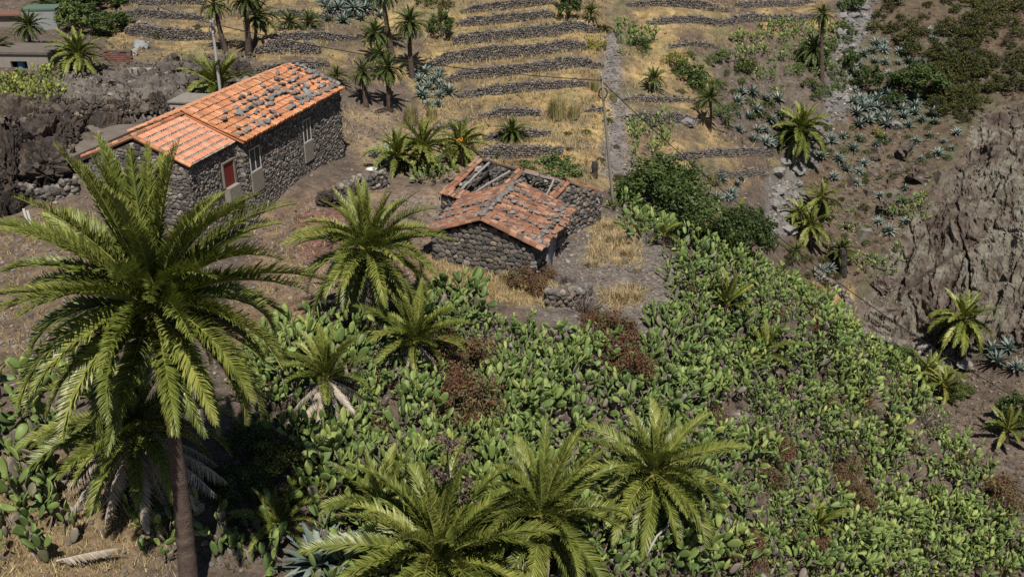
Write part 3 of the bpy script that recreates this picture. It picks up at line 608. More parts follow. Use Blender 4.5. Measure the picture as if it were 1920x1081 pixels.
_t = tile_mesh('t', 0, L=.58, w=.098, lift=.02); TILE_RAW = (np.concatenate(_t.V), np.concatenate(_t.Q))
place_tiles(tl, roof, TM_big, 300, 1, 'roof_tile', M['tile'])
D2, n2_, ln2 = slope_frame(-2 * hw - dW, xm, HB, HB + rM)
tl = slope_tiles(X3(xm, La, HB + rM), X3(0, 1, 0), D2, n2_, Lm, ln2 + .06, .205, .5, 2); place_tiles(tl, roof, TM_big, 0, 2, 'far_slope_tile', M['tile'])
def verge(root, p0, p1, mesh, up, k, name='verge_tile', wob=.02):
    p0, p1 = X3(*p0), X3(*p1); D_ = p1 - p0; l = np.linalg.norm(D_); D_ /= l; a = np.cross(D_, up); a /= np.linalg.norm(a); nn = np.cross(a, D_)
    for i in range(k):
        o = p0 + D_ * (l * i / k) + nn * rng.uniform(0, wob); ob(name, mesh[rng.integers(len(mesh))], parent=root, M=m4(np.stack([a, D_ + nn * .06, nn], -1), o))
zz = X3(0, 0, 1)
verge(roof, (xm, La + .1, HB + rM + .07), (dW, La + .1, HB + .07), TM_big, zz, 7); verge(roof, (xm, La + Lm - .1, HB + rM + .07), (dW, La + Lm - .1, HB + .07), TM_big, zz, 7)
verge(roof, (xm, La + Lm, HB + rM + .07), (xm, La, HB + rM + .07), TM_big, zz, 25, 'ridge_tile')
rf = MB()
for xe in (0, -2 * hw):
    D, n, ln = slope_frame(xe, xm, HB, HB + rA); A = X3(0, 1, 0); o = X3(xm, .03, HB + rA); ln -= .08; q = [o, o + A * (La + .12), o + A * (La + .12) + D * ln, o + D * ln]; V = np.array(q + [p + n * .07 for p in q]); rf.add(V - n * .07, BQ, None, .6)
aroof = ob('roof', rf.mesh('roof', M['tile_pink']), parent=house, label='pale orange tile roof of the annex with cement bands')
D, n, ln = slope_frame(0, xm, HB, HB + rA); nb = 7; bw = (ln - .1) / nb; ms_ = MB()
for j in range(nb):
    for i in range(int((La - .35) / .2)):
        a, dd_ = X3(0, 1, 0), D + n * .03; dd_ /= np.linalg.norm(dd_)
        o = X3(xm, .25 + i * .2 + rng.uniform(-.01, .01), HB + rA) + D * (.1 + j * bw) + n * .02; sc = np.diag([.93, bw / .46 * .76, .55]); R = np.stack([a, dd_, np.cross(a, dd_) * np.sign(np.cross(a, dd_) @ n)], -1) @ sc
        ob('roof_tile', TM_pink[rng.integers(3)], parent=aroof, M=m4(R, o))
    for i in range(26):   # lumps of cement that hold each row
        o = X3(xm, .12 + i * (La - .2) / 26, HB + rA) + D * (.1 + (j + .87) * bw) + n * .035; V, T = RK[i % 8]
        ms_.add(V * np.array([.06, .1, .05]) * rng.uniform(.7, 1.2) + o, None, T, rng.uniform(.2, .7))
ob('cement_bands', ms_.mesh('cement_bands', M['cement']), parent=aroof, kind='stuff')
verge(aroof, (xm, .06, HB + rA + .05), (0, .06, HB + .05), TM_new, zz, 9); verge(aroof, (xm, .06, HB + rA + .05), (-2 * hw, .06, HB + .05), TM_new, zz, 9); verge(aroof, (xm, La, HB + rA + .05), (xm, 0, HB + rA + .05), TM_new, zz, 11, 'ridge_tile')
# stones lying on the main roof
D, n, ln = slope_frame(dW, xm, HB, HB + rM); rg = np.random.default_rng(5); ORD = ['first', 'second', 'third', 'fourth', 'fifth', 'sixth', 'seventh', 'eighth', 'ninth', 'tenth', 'eleventh', 'twelfth', 'thirteenth', 'fourteenth', 'fifteenth', 'sixteenth', 'seventeenth', 'eighteenth', 'nineteenth', 'twentieth'] + [f'number {i}' for i in range(21, 60)]
for ri, (row, dens, y_from) in enumerate(((.42, .5, 9.0), (.9, .62, 3.5), (1.45, .75, 1.0), (1.95, .85, 1.0), (2.45, .75, .6), (2.95, .6, .8), (3.35, 1.25, .3))):
    y = La + y_from; k = 0
    while y < La + Lm - .3:
        if rg.random() < dens * .7:
            o = hloc(X3(xm, y, HB + rM) + D * (row + rg.uniform(-.06, .06)) + n * .28); s = rg.uniform(.13, .3)
            ob('roof_stone', ROOFM[rg.integers(8)], M=Matrix.Translation(o) @ Euler((rg.uniform(-.3, .3), .35 + rg.uniform(-.3, .3), rg.uniform(0, 6.3))).to_matrix().to_4x4() @ Matrix.Diagonal((s * rg.uniform(.9, 1.4), s, s, 1)),
               label=f'grey stone on the orange roof, {ORD[ri]} row from the ridge, {ORD[k]} from the annex', cat='stone', group='stones on the long house roof'); k += 1
        y += rg.uniform(.28, .5)
for i in range(12):     # along the far verge
    o = hloc(X3(xm, La + Lm - .15, HB + rM) + D * (.1 + i * .3) + n * .3); s = rg.uniform(.14, .22)
    ob('roof_stone', ROOFM[i % 8], M=Matrix.Translation(o) @ Euler((0, .35, rg.uniform(0, 6))).to_matrix().to_4x4() @ Matrix.Diagonal((s * 1.2, s, s, 1)), label=f'grey stone along the far gable edge of the orange roof, {ORD[i]} from the ridge', cat='stone', group='stones along the far gable edge')
TILE_RAW = TILE_RAW0
# ------------------------------------------------------------------ small hut with weathered tiles
q_ = (-4.361, 44.719, .338, CZ - 17.809, 3.058, 1.16, 5.631); tO, tA, tz, thw, tr, tL = q_[:2], q_[2], q_[3], q_[4], q_[5], q_[6]
TB = 2.0
hut = frame_root('stone_hut', tO, tA, tz - TB, label='small rubble hut with weathered red tile roof in front of the roofless house', cat='hut')
def tloc(p): return np.array(hut.matrix_basis @ Vector(p))
c = MB(); gable_core(c, .35, 2 * thw - .4, .1, tL - .1, -1.0, TB - .15, TB + tr - .28); ob('wall', c.mesh('wall', M['mortar']), parent=hut)
wT = 2 * thw - .75; front = wall_layout(wT, TB + 2.5, lambda s: TB + .9 + (tr - .15) * (1 - abs(s - wT / 2) / (wT / 2)), .33, 11)
lst = [wall_frames(front, (.35, .1, -.9), (1, 0, 0), (0, 0, 1), (0, -1, 0), .075, 11)]
side = wall_layout(tL - .3, TB + .95, None, .34, 12, [(1.75, 2.95, .4, 2.75)]); lst.append(wall_frames(side, (2 * thw - .4, .25, -.9), (0, 1, 0), (0, 0, 1), (1, 0, 0), .1, 12))
side = wall_layout(tL - .3, TB + .9, None, .36, 13); lst.append(wall_frames(side, (.35, tL - .1, -.9), (0, -1, 0), (0, 0, 1), (-1, 0, 0), .1, 13))
back = wall_layout(wT, TB + 2.5, lambda s: TB + .9 + (tr - .15) * (1 - abs(s - wT / 2) / (wT / 2)), .36, 14); lst.append(wall_frames(back, (2 * thw - .4, tL - .1, -.9), (-1, 0, 0), (0, 0, 1), (0, 1, 0), .1, 14))
def wall_of_stones(lst, root, limit):
    rest = MB(); n = 0
    for Mx, Lc, av in lst:
        for i in range(len(Lc)):
            if n < limit and Lc[i][2] > -.6:
                ob('stone', STMV[min(5, int(av[i] * 6))][i % 4], parent=root, M=m4(Mx[i], Lc[i])); n += 1
            else: V, Q, T = STT[i % 8]; rest.add(V @ Mx[i].T + Lc[i], Q, T, av[i])
    if rest.n: ob('wall_stones', rest.mesh('wall_stones', M['stone']), parent=root, kind='stuff')
wall_of_stones(lst, hut, 300)
d = part_box('door', M['bluegrey'], hut, (2 * thw - .38, 2 * thw - .3, 2.05, 3.05, -.35, TB - .35)); f = MB()
for q in ((1.95, 2.05, -.4, TB - .25), (3.05, 3.15, -.4, TB - .25), (2.05, 3.05, TB - .35, TB - .25)): f.add(box(2 * thw - .4, 2 * thw - .24, *q), BQ, None, .6)
ob('door_frame', f.mesh('door_frame', M['wood']), parent=d)
rf = MB(); tx = thw
for xe in (0, 2 * thw):
    D, n, ln = slope_frame(xe, tx, TB, TB + tr); A = X3(0, 1, 0); o = X3(tx, 0, TB + tr); q = [o, o + A * tL, o + A * tL + D * ln, o + D * ln]; V = np.array(q + [p + n * .07 for p in q]); rf.add(V - n * .09, BQ, None, .2)
troof = ob('roof', rf.mesh('roof', M['tile_old']), parent=hut)
D, n, ln = slope_frame(2 * thw, tx, TB, TB + tr); tl = slope_tiles(X3(tx, 0, TB + tr), X3(0, 1, 0), D, n, tL, ln + .08, .2, .34, 21, .02, .8); place_tiles(tl, troof, TM_hut, 300, 21, 'roof_tile', M['tile_old'])
D2, n2_, ln2 = slope_frame(0, tx, TB, TB + tr); tl = slope_tiles(X3(tx, 0, TB + tr), X3(0, 1, 0), D2, n2_, tL, ln2 + .08, .2, .34, 22, .02, .8); place_tiles(tl, troof, TM_hut, 140, 22, 'left_slope_tile', M['tile_old'])
for xe in (0, 2 * thw):
    for dy in (.08, -.06): verge(troof, (tx, dy, TB + tr + .03 + dy * .6), (xe, dy, TB + .03 + dy * .6), TM_old, zz, 9)
rg = np.random.default_rng(8)
def hut_stone(o, n, lab, grp, s):
    p = tloc(o + n * .2); s = s * 1.15; ob('roof_stone', ROOFM[rg.integers(8)], M=Matrix.Translation(p) @ Euler((rg.uniform(-.3, .3), rg.uniform(-.3, .3), rg.uniform(0, 6.3))).to_matrix().to_4x4() @ Matrix.Diagonal((s * rg.uniform(.9, 1.3), s, s, 1)), label=lab, cat='stone', group=grp)
for k, yy in enumerate(np.arange(.1, tL, .3)): hut_stone(X3(tx + rg.uniform(-.1, .1), yy, TB + tr), zz, f'grey stone along the ridge of the small hut, {ORD[k]} from the front gable', 'stones on the hut ridge', rg.uniform(.13, .2))
for ri, (yy, dn) in enumerate(((.35, 1.0), (1.7, .9), (3.0, .9), (4.3, .8))):
    for k, s in enumerate(np.arange(.3, ln, .33)):
        if rg.random() < dn: hut_stone(X3(tx, yy + rg.uniform(-.14, .14), TB + tr) + D * s, n, f'stone on the door side of the hut roof, {ORD[ri]} row from front gable, {ORD[k]} down', 'stones on the hut roof, door side', rg.uniform(.1, .17))
        if rg.random() < dn * .8 and yy < 3.5: hut_stone(X3(tx, yy + rg.uniform(-.14, .14), TB + tr) + D2 * s, n2_, f'stone on the hut roof slope away from its door, {ORD[ri]} row from front, {ORD[k]} down', 'stones on the hut roof, far side', rg.uniform(.1, .17))
for k, yy in enumerate(np.arange(.2, tL, .42)): hut_stone(X3(tx, yy, TB + tr) + D * (ln - .35 + rg.uniform(-.15, .1)), n, f'grey stone along the eaves above the hut door, {ORD[k]} from the front gable', 'stones along the hut eaves', rg.uniform(.12, .18))
# ------------------------------------------------------------------ roofless house behind the hut
uO, uA, uz, uhw, ur, uL = (-4.309, 52.886), .707, CZ - 18.632, 3.206, 1.407, 7.284
UB = 1.9      # local x: along the ridge to the right, local y: away from the camera
ruin = frame_root('roofless_house', uO, uA, uz - UB, label='roofless rubble house with bare rafters and tile-capped wall tops', cat='house')
def uloc(p): return np.array(ruin.matrix_basis @ Vector(p))
c = MB(); th = .55; W2 = 2 * uhw
for dms in ((.1, uL - .1, .15, .15 + th, -1.2, UB - .1), (.1, uL - .1, W2 - .15 - th, W2 - .15, -1.2, UB - .1)): c.add(box(*dms), BQ, None, .4)
def gable_wall(mb, x0, x1, y0, y1, zb, ze, zr):
    ym = (y0 + y1) / 2; pr = [(y0, zb), (y1, zb), (y1, ze), (ym, zr), (y0, ze)]; V = [(x0, y, z) for y, z in pr] + [(x1, y, z) for y, z in pr]
    Q = [[i, (i + 1) % 5, 5 + (i + 1) % 5, 5 + i] for i in range(5)]; T = [[0, 2, 1], [0, 4, 2], [4, 3, 2], [5, 6, 7], [5, 7, 9], [9, 7, 8]]; mb.add(V, Q, T, .4)
gx = (.12, 3.35, uL - .12 - th)
for x0 in gx: gable_wall(c, x0, x0 + th, .15 + th, W2 - .15 - th, -1.2, UB + .05, UB + ur - .14); 
ob('wall', c.mesh('wall', M['mortar']), parent=ruin)
lst = []; lw = W2 - .3
gtop = lambda s: UB + 1.05 + (ur - .1) * (1 - abs(s - lw / 2) / (lw / 2))
lst.append(wall_frames(wall_layout(lw, UB + 2.8, gtop, .33, 31), (gx[2] + th, .15, -1.0), (0, 1, 0), (0, 0, 1), (1, 0, 0), .1, 31))
lst.append(wall_frames(wall_layout(uL - .2, UB + .9, None, .34, 32), (.1, .15, -1.0), (1, 0, 0), (0, 0, 1), (0, -1, 0), .1, 32))
n_ = .06
lst.append(wall_frames(wall_layout(uL - .2, UB + .9, None, .34, 33), (.1, W2 - .15 - th, -1.0), (1, 0, 0), (0, 0, 1), (0, -1, 0), .1, 33))
for gi, x0 in enumerate(gx[:2]): lst.append(wall_frames(wall_layout(lw, UB + 2.8, gtop, .36, 34 + gi), (x0 + th, .15, -1.0), (0, 1, 0), (0, 0, 1), (1, 0, 0), .09, 34 + gi))
for gi, x0 in enumerate(gx): lst.append(wall_frames(wall_layout(lw, UB + 2.8, gtop, .36, 38 + gi), (x0, W2 - .15, -1.0), (0, -1, 0), (0, 0, 1), (-1, 0, 0), .09, 38 + gi))
wall_of_stones(lst, ruin, 260)
ym = uhw
for gi, x0 in enumerate(gx):      # tile copings on the gables
    for yy in (-.02, W2 + .02):
        for dx in (.14, .42): verge(ruin, (x0 + dx, ym, UB + ur + .0), (x0 + dx, yy, UB + .02), TM_old, zz, 8, 'coping_tile', .05)
for k in range(26):             # tiles left on the near eaves
    x = .2 + k * .16; 
    for j in range(2 if rng.random() < .7 else 1):
        D_ = X3(0, -uhw, -ur); D_ /= np.linalg.norm(D_); a = X3(1, 0, 0); nn = X3(0, -D_[2], D_[1]); nn = np.cross(a, D_); nn *= np.sign(nn[2])
        ob('eaves_tile', TM_old[rng.integers(4)], parent=ruin, M=m4(np.stack([a, D_ + nn * .06, nn], -1), X3(x, ym, UB + ur) + D_ * (3.05 - j * .36 + rng.uniform(-.06, .06)) + nn * .05))
def beam(root, p0, p1, r, mat, name='rafter'):
    p0, p1 = X3(*p0), X3(*p1); n = 5; t = np.linspace(0, 1, n)[:, None]; pts = p0 + (p1 - p0) * t; pts[1:-1] += rng.normal(0, r * .35, (n - 2, 3)); V, Q, T = tube(pts, r * np.linspace(1, .8, n), 7); return ob(name, MB().add(V, Q, T, rng.uniform(.3, .8)).mesh(name, mat), parent=root)
beam(ruin, (.3, ym, UB + ur - .02), (3.6, ym, UB + ur - .02), .09, M['darkwood'], 'ridge_beam'); beam(ruin, (3.6, ym, UB + ur - .05), (uL - .3, ym, UB + ur - .05), .1, M['wood'], 'ridge_beam')
for x0, y0, z0, x1, y1_, z1, m_ in ((1.2, ym, UB + ur, .9, .3, UB + .0, 'wood'), (2.0, ym, UB + ur, 2.3, W2 - .3, UB, 'darkwood'), (2.9, ym + .2, UB + ur - .1, 1.4, .3, UB - .2, 'wood'), (1.6, ym, UB + ur, 1.7, 1.2, UB + .5, 'darkwood'),
                               (2.7, ym, UB + ur, 2.8, W2 - .3, UB, 'darkwood'), (5.0, ym, UB + ur, 5.0, 1.6, UB + .6, 'darkwood'), (6.0, ym, UB + ur - .05, 6.1, 1.9, UB + .2, 'wood'), (4.3, ym, UB + ur, 4.2, W2 - .4, UB, 'darkwood')):
    beam(ruin, (x0, y0, z0), (x1, y1_, z1), .065, M[m_])
for k in range(34):
    e = rng.integers(0, 4); s = rng.uniform(.1, .17)
    if e == 0: p = X3(gx[rng.integers(3)] + rng.uniform(0, th), 0, 0); t = rng.uniform(0, 1); p[1] = ym + (t * 2 - 1) * uhw; p[2] = UB + ur * (1 - abs(t * 2 - 1)) + .16
    elif e == 1: p = X3(rng.uniform(.2, 4.0), .45, UB + .05)
    elif e == 2: p = X3(rng.uniform(.2, uL - .2), W2 - .4, UB + .05)
    else: p = X3(rng.uniform(3.5, uL - .2), .45, UB + .05)
    ob('coping_stone', ROOFM[k % 8], M=Matrix.Translation(uloc(p)) @ Euler(tuple(rng.uniform(-.4, .4, 2)) + (rng.uniform(0, 6),)).to_matrix().to_4x4() @ Matrix.Diagonal((s * 1.2, s, s, 1)), label='loose grey stone on the wall tops of the roofless house', cat='stone', group='stones on the roofless house walls')
# ------------------------------------------------------------------ palms
def frond_mesh(name, bend, nl, seed, mat, lw=.028, ll=.2, dead=False, segs=2, sweep=.75, vee=.35):
    """unit-length frond: stalk leaves along +x, bends towards -z; leaflets both sides"""
    rg = np.random.default_rng(seed); mb = MB(); n = 9; t = np.linspace(0, 1, n)
    tg = np.linspace(0, 1, 65); ag = -bend * tg ** 1.5; cx_ = np.r_[0, np.cumsum(np.cos((ag[1:] + ag[:-1]) / 2)) / 64]; cz_ = np.r_[0, np.cumsum(np.sin((ag[1:] + ag[:-1]) / 2)) / 64]
    def path(t):
        a1 = -bend * t ** 1.5; return np.array([np.interp(t, tg, cx_), 0, np.interp(t, tg, cz_)]), np.array([math.cos(a1), 0, math.sin(a1)])
    pts = np.array([path(x)[0] for x in t]); V, Q, T = tube(pts, np.interp(t, [0, .12, .5, 1], [.02, .011, .006, .002]), 5); 
    mb.add(V, Q, T, .95 if not dead else .6); twist = rg.uniform(-.35, .35)
    for s in (-1, 1):
        for i in range(nl):
            u = .1 + .9 * (i + rg.uniform(0, .6)) / nl; p, d = path(min(u, 1)); nrm = np.array([-d[2], 0, d[0]]); side = np.array([0, s, 0.0])
            prof = (math.sin(math.pi * min(1, .12 + .86 * u)) ** .55) * (1 - .25 * u); l = ll * prof * rg.uniform(.85, 1.12)
            sw = sweep + .35 * u + rg.uniform(-.1, .1); ve = vee * rg.uniform(.3, 1.5) + (-.9 if dead else 0) + s * twist * u
            dr = (side * math.cos(sw) + d * math.sin(sw)); dr = dr * math.cos(ve) + nrm * math.sin(ve); dr /= np.linalg.norm(dr)
            w = lw * prof * rg.uniform(.8, 1.1); wd_ = np.cross(dr, nrm); wd_ /= np.linalg.norm(wd_); fold = nrm * .35 * w
            droop = np.array([0, 0, -1.0]) * l * (rg.uniform(.05, .22) if not dead else rg.uniform(.2, .6))
            b0 = p - d * 0; m1 = p + dr * l * .5 + droop * .2; tip = p + dr * l + droop; col = np.clip(.48 + rg.normal(0, .16) + .12 * u, 0, 1)
            if segs == 2: mb.add([b0 - wd_ * w * .4, b0 + wd_ * w * .4, m1 + wd_ * w * .5 + fold, m1 - wd_ * w * .5, tip], [[0, 1, 2, 3]], [[3, 2, 4]], col)
            else: mb.add([b0 - wd_ * w * .5, b0 + wd_ * w * .5, tip], None, [[0, 1, 2]], col)
    return mb.mesh(name, mat)
FB = (.25, .6, 1.0, 1.45, 1.9)
FR_hero = [[frond_mesh('frond', b, 135, 10 * i + k, M['frond'], .0165, .15, vee=.55) for k in range(3)] for i, b in enumerate((.22, .5, .85, 1.25, 1.6))]
FR_near = [[frond_mesh('frond', b, 110, 10 * i + k, M['frond'], .0165, .175, vee=.5) for k in range(3)] for i, b in enumerate(FB)]
FR_mid = [[frond_mesh('frond', b, 48, 200 + 10 * i + k, M['frond'], .036, .21) for k in range(2)] for i, b in enumerate(FB)]
FR_far = [[frond_mesh('frond', b, 36, 400 + 10 * i + k, M['frond_far'], .06, .22, segs=1) for k in range(2)] for i, b in enumerate(FB)]
FD = [frond_mesh('dead_frond', b, 60, 600 + i, M['dead'], .03, .17, dead=True) for i, b in enumerate((.2, .4, .65))]
def trunk_mesh(top, r0, r1, seed, rough=1.0, ring=.1):
    rg = np.random.default_rng(seed); top = np.asarray(top, float); h = np.linalg.norm(top); n = int(max(8, min(120, h / ring))); t = np.linspace(-.06, 1, n)
    bow = np.array([rg.uniform(-.03, .03), rg.uniform(-.03, .03), 0]) * h
    pts = top[None] * t[:, None] + bow[None] * np.sin(math.pi * np.clip(t, 0, 1))[:, None]
    r = np.interp(t, [-.06, .0, .3, .75, .9, 1.0], [r0 * 1.25, r0 * 1.08, r0 * .92, r1, r1 * 1.1, r1 * 1.35]); r = r * (1 + .035 * rough * (np.arange(n) % 2)) * (1 + .02 * rg.normal(size=n))
    seg = 14; V, Q, T = tube(pts, r, seg); a = np.repeat(.45 + .2 * rg.normal(size=n) * .5, seg); a = np.r_[a, .5, .5] + rg.normal(0, .06, len(a) + 2); V[:-2] += rg.normal(0, .012 * rough * r1, (len(V) - 2, 3))
    return MB().add(V, Q, T, np.clip(a, 0, 1)).mesh('trunk', M['trunk'], smooth=True)
def boss_mesh(r, seed):
    """the cut leaf bases under the crown"""
    rg = np.random.default_rng(seed); mb = MB(); k = 46
    for i in range(k):
        a = i * 2.3999; z = -1.6 + 1.9 * i / k; rr = 1.0 if z < -.6 else 1.0 - .35 * (z + .6); L_ = rg.uniform(.5, .9); el = .9 + .2 * z
        o = np.array([math.cos(a) * rr * .75, math.sin(a) * rr * .75, z]); d = np.array([math.cos(a) * math.cos(el), math.sin(a) * math.cos(el), math.sin(el)]); s = np.array([-math.sin(a), math.cos(a), 0]); n = np.cross(d, s)
        mb.add([o - s * .22, o + s * .22, o + d * L_ + s * .13 + n * -.05, o + d * L_ - s * .13 - n * .05, o + n * -.2, o + d * L_ - n * .14], [[0, 1, 2, 3], [0, 3, 5, 4], [1, 4, 5, 2]], [[2, 5, 3]], rg.uniform(.1, .8))
    for V in mb.V: V *= r
    return mb.mesh('leaf_bases', M['boss'])
NP = [0]
def palm(label, uc, vc, ub, vb, diam, n=30, e0=84, e1=-38, dead=0, lod='mid', r0=None, r1=None, base=None, group='canary palms', skew=0.85, fruit=0, lenj=.12, deadlen=.75, dl=(-80, -45)):
    """crown centre seen at (uc,vc), foot on the ground at (ub,vb)"""
    NP[0] += 1; rg = np.random.default_rng(900 + NP[0]); b = G(ub, vb) if base is None else np.array(base, float); top = at_y(uc, vc, b[1]) - b
    d = proj(*(b + top))[2]; L_ = .5 * diam / F * d * 1.12; r1 = r1 or L_ * .055; r0 = r0 or r1 * 1.5
    root = ob('palm_tree', None, loc=tuple(b), label=label, cat='palm tree', group=group)
    ob('trunk', trunk_mesh(top, r0, r1, NP[0], ring=.1 if lod in ('near', 'hero') else .2), parent=root)
    ob('leaf_bases', boss_mesh(r1 * 1.35, NP[0]), parent=root, loc=tuple(top))
    if lod == 'far': n = int(n * 1.55); dead = int(dead * 1.3)
    FR = {'hero': FR_hero, 'near': FR_near, 'mid': FR_mid, 'far': FR_far}[lod]; az0 = rg.uniform(0, 6.28)
    for i in range(n):
        f = i / max(1, n - 1); el = math.radians(e0 + (e1 - e0) * f ** skew + rg.uniform(-7, 7)); az = az0 + i * 2.39996 + rg.uniform(-.2, .2)
        k = 0 if el > 1.2 else 1 if el > .95 else 2 if el > .3 else 3 if el > -.15 else 2
        k = int(np.clip(k + rg.integers(-1, 2) * (rg.random() < .45), 0, 4)); l = L_ * ((.78 if lod != 'hero' else .95) + (.3 if lod != 'hero' else .1) * min(1, f * 3) - .22 * max(0, f - .7) / .3) * (1 + rg.uniform(-lenj, lenj))
        R = Matrix.Rotation(az, 4, 'Z') @ Matrix.Rotation(-el, 4, 'Y') @ Matrix.Rotation(rg.uniform(-.35, .35), 4, 'X') @ Matrix.Scale(l, 4)
        off = Vector((math.cos(az), math.sin(az), 0)) * r1 * .6 * math.cos(el); tz = r1 * (.9 - 1.6 * f)
        ob('frond', FR[k][rg.integers(len(FR[k]))], parent=root, M=Matrix.Translation(Vector(top) + off + Vector((0, 0, tz))) @ R)
    for i in range(dead):
        el = math.radians(rg.uniform(*dl)); az = rg.uniform(0, 6.28); l = L_ * deadlen * rg.uniform(.75, 1.1)
        ob('dead_frond', FD[rg.integers(3)], parent=root, M=Matrix.Translation(Vector(top) + Vector((math.cos(az) * r1, math.sin(az) * r1, -r1 * 1.6))) @ Matrix.Rotation(az, 4, 'Z') @ Matrix.Rotation(-el, 4, 'Y') @ Matrix.Rotation(rg.uniform(-.6, .6), 4, 'X') @ Matrix.Scale(l, 4))
    if fruit:
        mb = MB()
        for i in range(fruit):
            az = rg.uniform(0, 6.28); p0 = top + np.array([0, 0, r1]); p1 = p0 + np.array([math.cos(az), math.sin(az), .9]) * L_ * .17
            V, Q, T = tube([p0, (p0 + p1) / 2 + np.array([0, 0, .05]), p1], [.03, .025, .02], 5); mb.add(V, Q, T, .4)
            for k in range(26): V, T = RK[k % 8]; mb.add(V * rg.uniform(.03, .06) + p1 + rg.normal(0, .09 * L_ * .4, 3), None, T, rg.uniform(0, 1))
        ob('date_clusters', mb.mesh('date_clusters', M['fruit']), parent=root, kind='stuff')
    return root
bigb = np.array([-9.15, 21.0, 0]); bigb[2] = hz(bigb[0], bigb[1]) - .1
palm('tallest palm standing closest, thick bare trunk with full arching crown', 288, 570, 0, 0, 540, 88, 86, -40, 1, 'hero', .26, .135, base=bigb, skew=1.0, deadlen=.5)
palm('bushy palm with hanging dead fronds between the big palm and the small hut', 692, 470, 700, 610, 265, 60, 86, -34, 18, 'near', skew=.8, deadlen=1.05, dl=(-85, -55))
palm('short palm with a pale skirt of dead fronds below the bushy palm', 612, 705, 605, 790, 175, 32, 86, 22, 46, 'near', deadlen=1.1, dl=(-72, -15))
palm('squat yellowish palm in cactus beside the rusty bush', 780, 640, 782, 690, 200, 32, 84, 8, 20, 'near', deadlen=.9, dl=(-70, -20))
palm('wide palm at the bottom edge behind the dark flower stalk', 822, 1046, 825, 1120, 395, 54, 84, -30, 3, 'near', group='palms along the bottom edge')
palm('palm at the bottom edge with rust brown leaf bases and drooping fronds', 1016, 968, 1000, 1075, 320, 52, 86, -50, 4, 'near', group='palms along the bottom edge')
palm('upright feathery palm with one long dead frond hanging, in the cactus slope', 1226, 888, 1212, 1000, 290, 42, 86, -45, 1, 'near', deadlen=.9)
palm('young bright palm half hidden behind the wide bottom palm', 712, 945, 712, 985, 220, 16, 80, 20, 0, 'near')
palm('shaded palm with dry lower fronds under the tallest palm', 255, 800, 262, 905, 330, 40, 72, -12, 34, 'near', deadlen=1.0, dl=(-65, -15))
palm('young dark palm in the shade right of the thick trunk', 520, 985, 520, 1010, 170, 16, 82, 10, 0, 'near')
palm('young upright palm in front of the dark round trees', 1372, 455, 1378, 478, 165, 18, 82, 0, 0, 'mid')
palm('slim young palm standing in the upper cactus thicket', 1365, 570, 1365, 595, 120, 14, 86, 25, 2, 'mid')
palm('young palm with spread leaves in the middle of the right cactus thicket', 1432, 660, 1430, 675, 130, 14, 84, 10, 1, 'mid')
palm('small dark palm low in the cactus slope near the bottom', 1532, 985, 1530, 1010, 110, 14, 86, 15, 0, 'mid')
palm('low palm sprouting behind the crest left of the dark trees', 1245, 440, 1245, 462, 80, 10, 80, 10, 0, 'mid')
palm('bushy ball shaped palm with a black shadow beside the stream bed', 1502, 243, 1494, 296, 112, 44, 84, -50, 3, 'mid')
palm('slim palm left of the bushy ball palm', 1332, 184, 1331, 246, 56, 24, 82, -30, 2, 'far')
palm('little palm on the shrubby slope above the slim palm', 1226, 148, 1226, 172, 52, 22, 80, -30, 3, 'far')
palm('very tall lone palm with a tiny crown', 1543, 26, 1541, 152, 48, 22, 80, -50, 0, 'far', .22, .15)
palm('drooping palm with dead skirt behind the tall lone trunk', 1527, 92, 1526, 130, 66, 24, 78, -45, 8, 'far')
palm('topmost of three palms clustered beside the rock slope', 1540, 372, 1538, 408, 76, 26, 82, -40, 4, 'mid', group='palms at the stream bend')
palm('dark palm leaning over on the stream side of the three clustered palms', 1500, 398, 1500, 425, 68, 22, 78, -35, 3, 'mid', group='palms at the stream bend')
palm('lowest and fullest of three palms clustered beside the rock slope', 1520, 424, 1519, 458, 84, 30, 82, -40, 6, 'mid', group='palms at the stream bend')
palm('small palm with dead skirt left of the charred palm stump', 1493, 470, 1493, 490, 42, 18, 80, -30, 6, 'far')
palm('palm with dead skirt right behind the charred palm stump', 1578, 468, 1574, 500, 58, 22, 82, -30, 7, 'far')
palm('lone palm casting a star shaped shadow on the path below the cliff', 1806, 598, 1805, 676, 118, 34, 84, -55, 2, 'mid', .26, .2)
palm('arching young palm below the star shaped shadow', 1738, 700, 1738, 722, 96, 18, 82, 0, 0, 'mid', group='palms on the ravine edge'); palm('bright young palm at the cactus edge below the path', 1772, 725, 1772, 748, 92, 18, 82, 0, 0, 'mid', group='palms on the ravine edge')
palm('young palm at the right picture edge in dark shrubs', 1890, 805, 1888, 828, 100, 16, 82, 5, 0, 'mid', group='palms on the ravine edge')
palm('tall palm of the trio at the top, leaning trunk by the grey pole', 402, 8, 424, 98, 62, 22, 84, -50, 2, 'far', .2, .15, group='palm trio at the top'); palm('thickest tall palm in the middle of the top trio', 458, -4, 466, 106, 78, 28, 84, -50, 4, 'far', .24, .17, group='palm trio at the top')
palm('palm with hanging fronds behind the top trio', 484, 28, 478, 88, 74, 24, 80, -55, 6, 'far', group='palm trio at the top')
palm('low palm, left one of the pair under the agave bank', 542, 42, 542, 56, 54, 20, 80, -15, 0, 'far', group='pair of low palms'); palm('low palm, right one of the pair under the agave bank', 580, 42, 580, 54, 52, 20, 80, -15, 0, 'far', group='pair of low palms')
palm('palm whose long trunk runs out of the top of the picture', 716, -22, 736, 106, 86, 26, 84, -50, 2, 'far', .22, .16, group='palm grove by the terraces'); palm('slender full palm beside the terrace walls with two trunks crossing', 768, 42, 773, 146, 68, 32, 84, -55, 2, 'far', .22, .16, group='palm grove by the terraces')
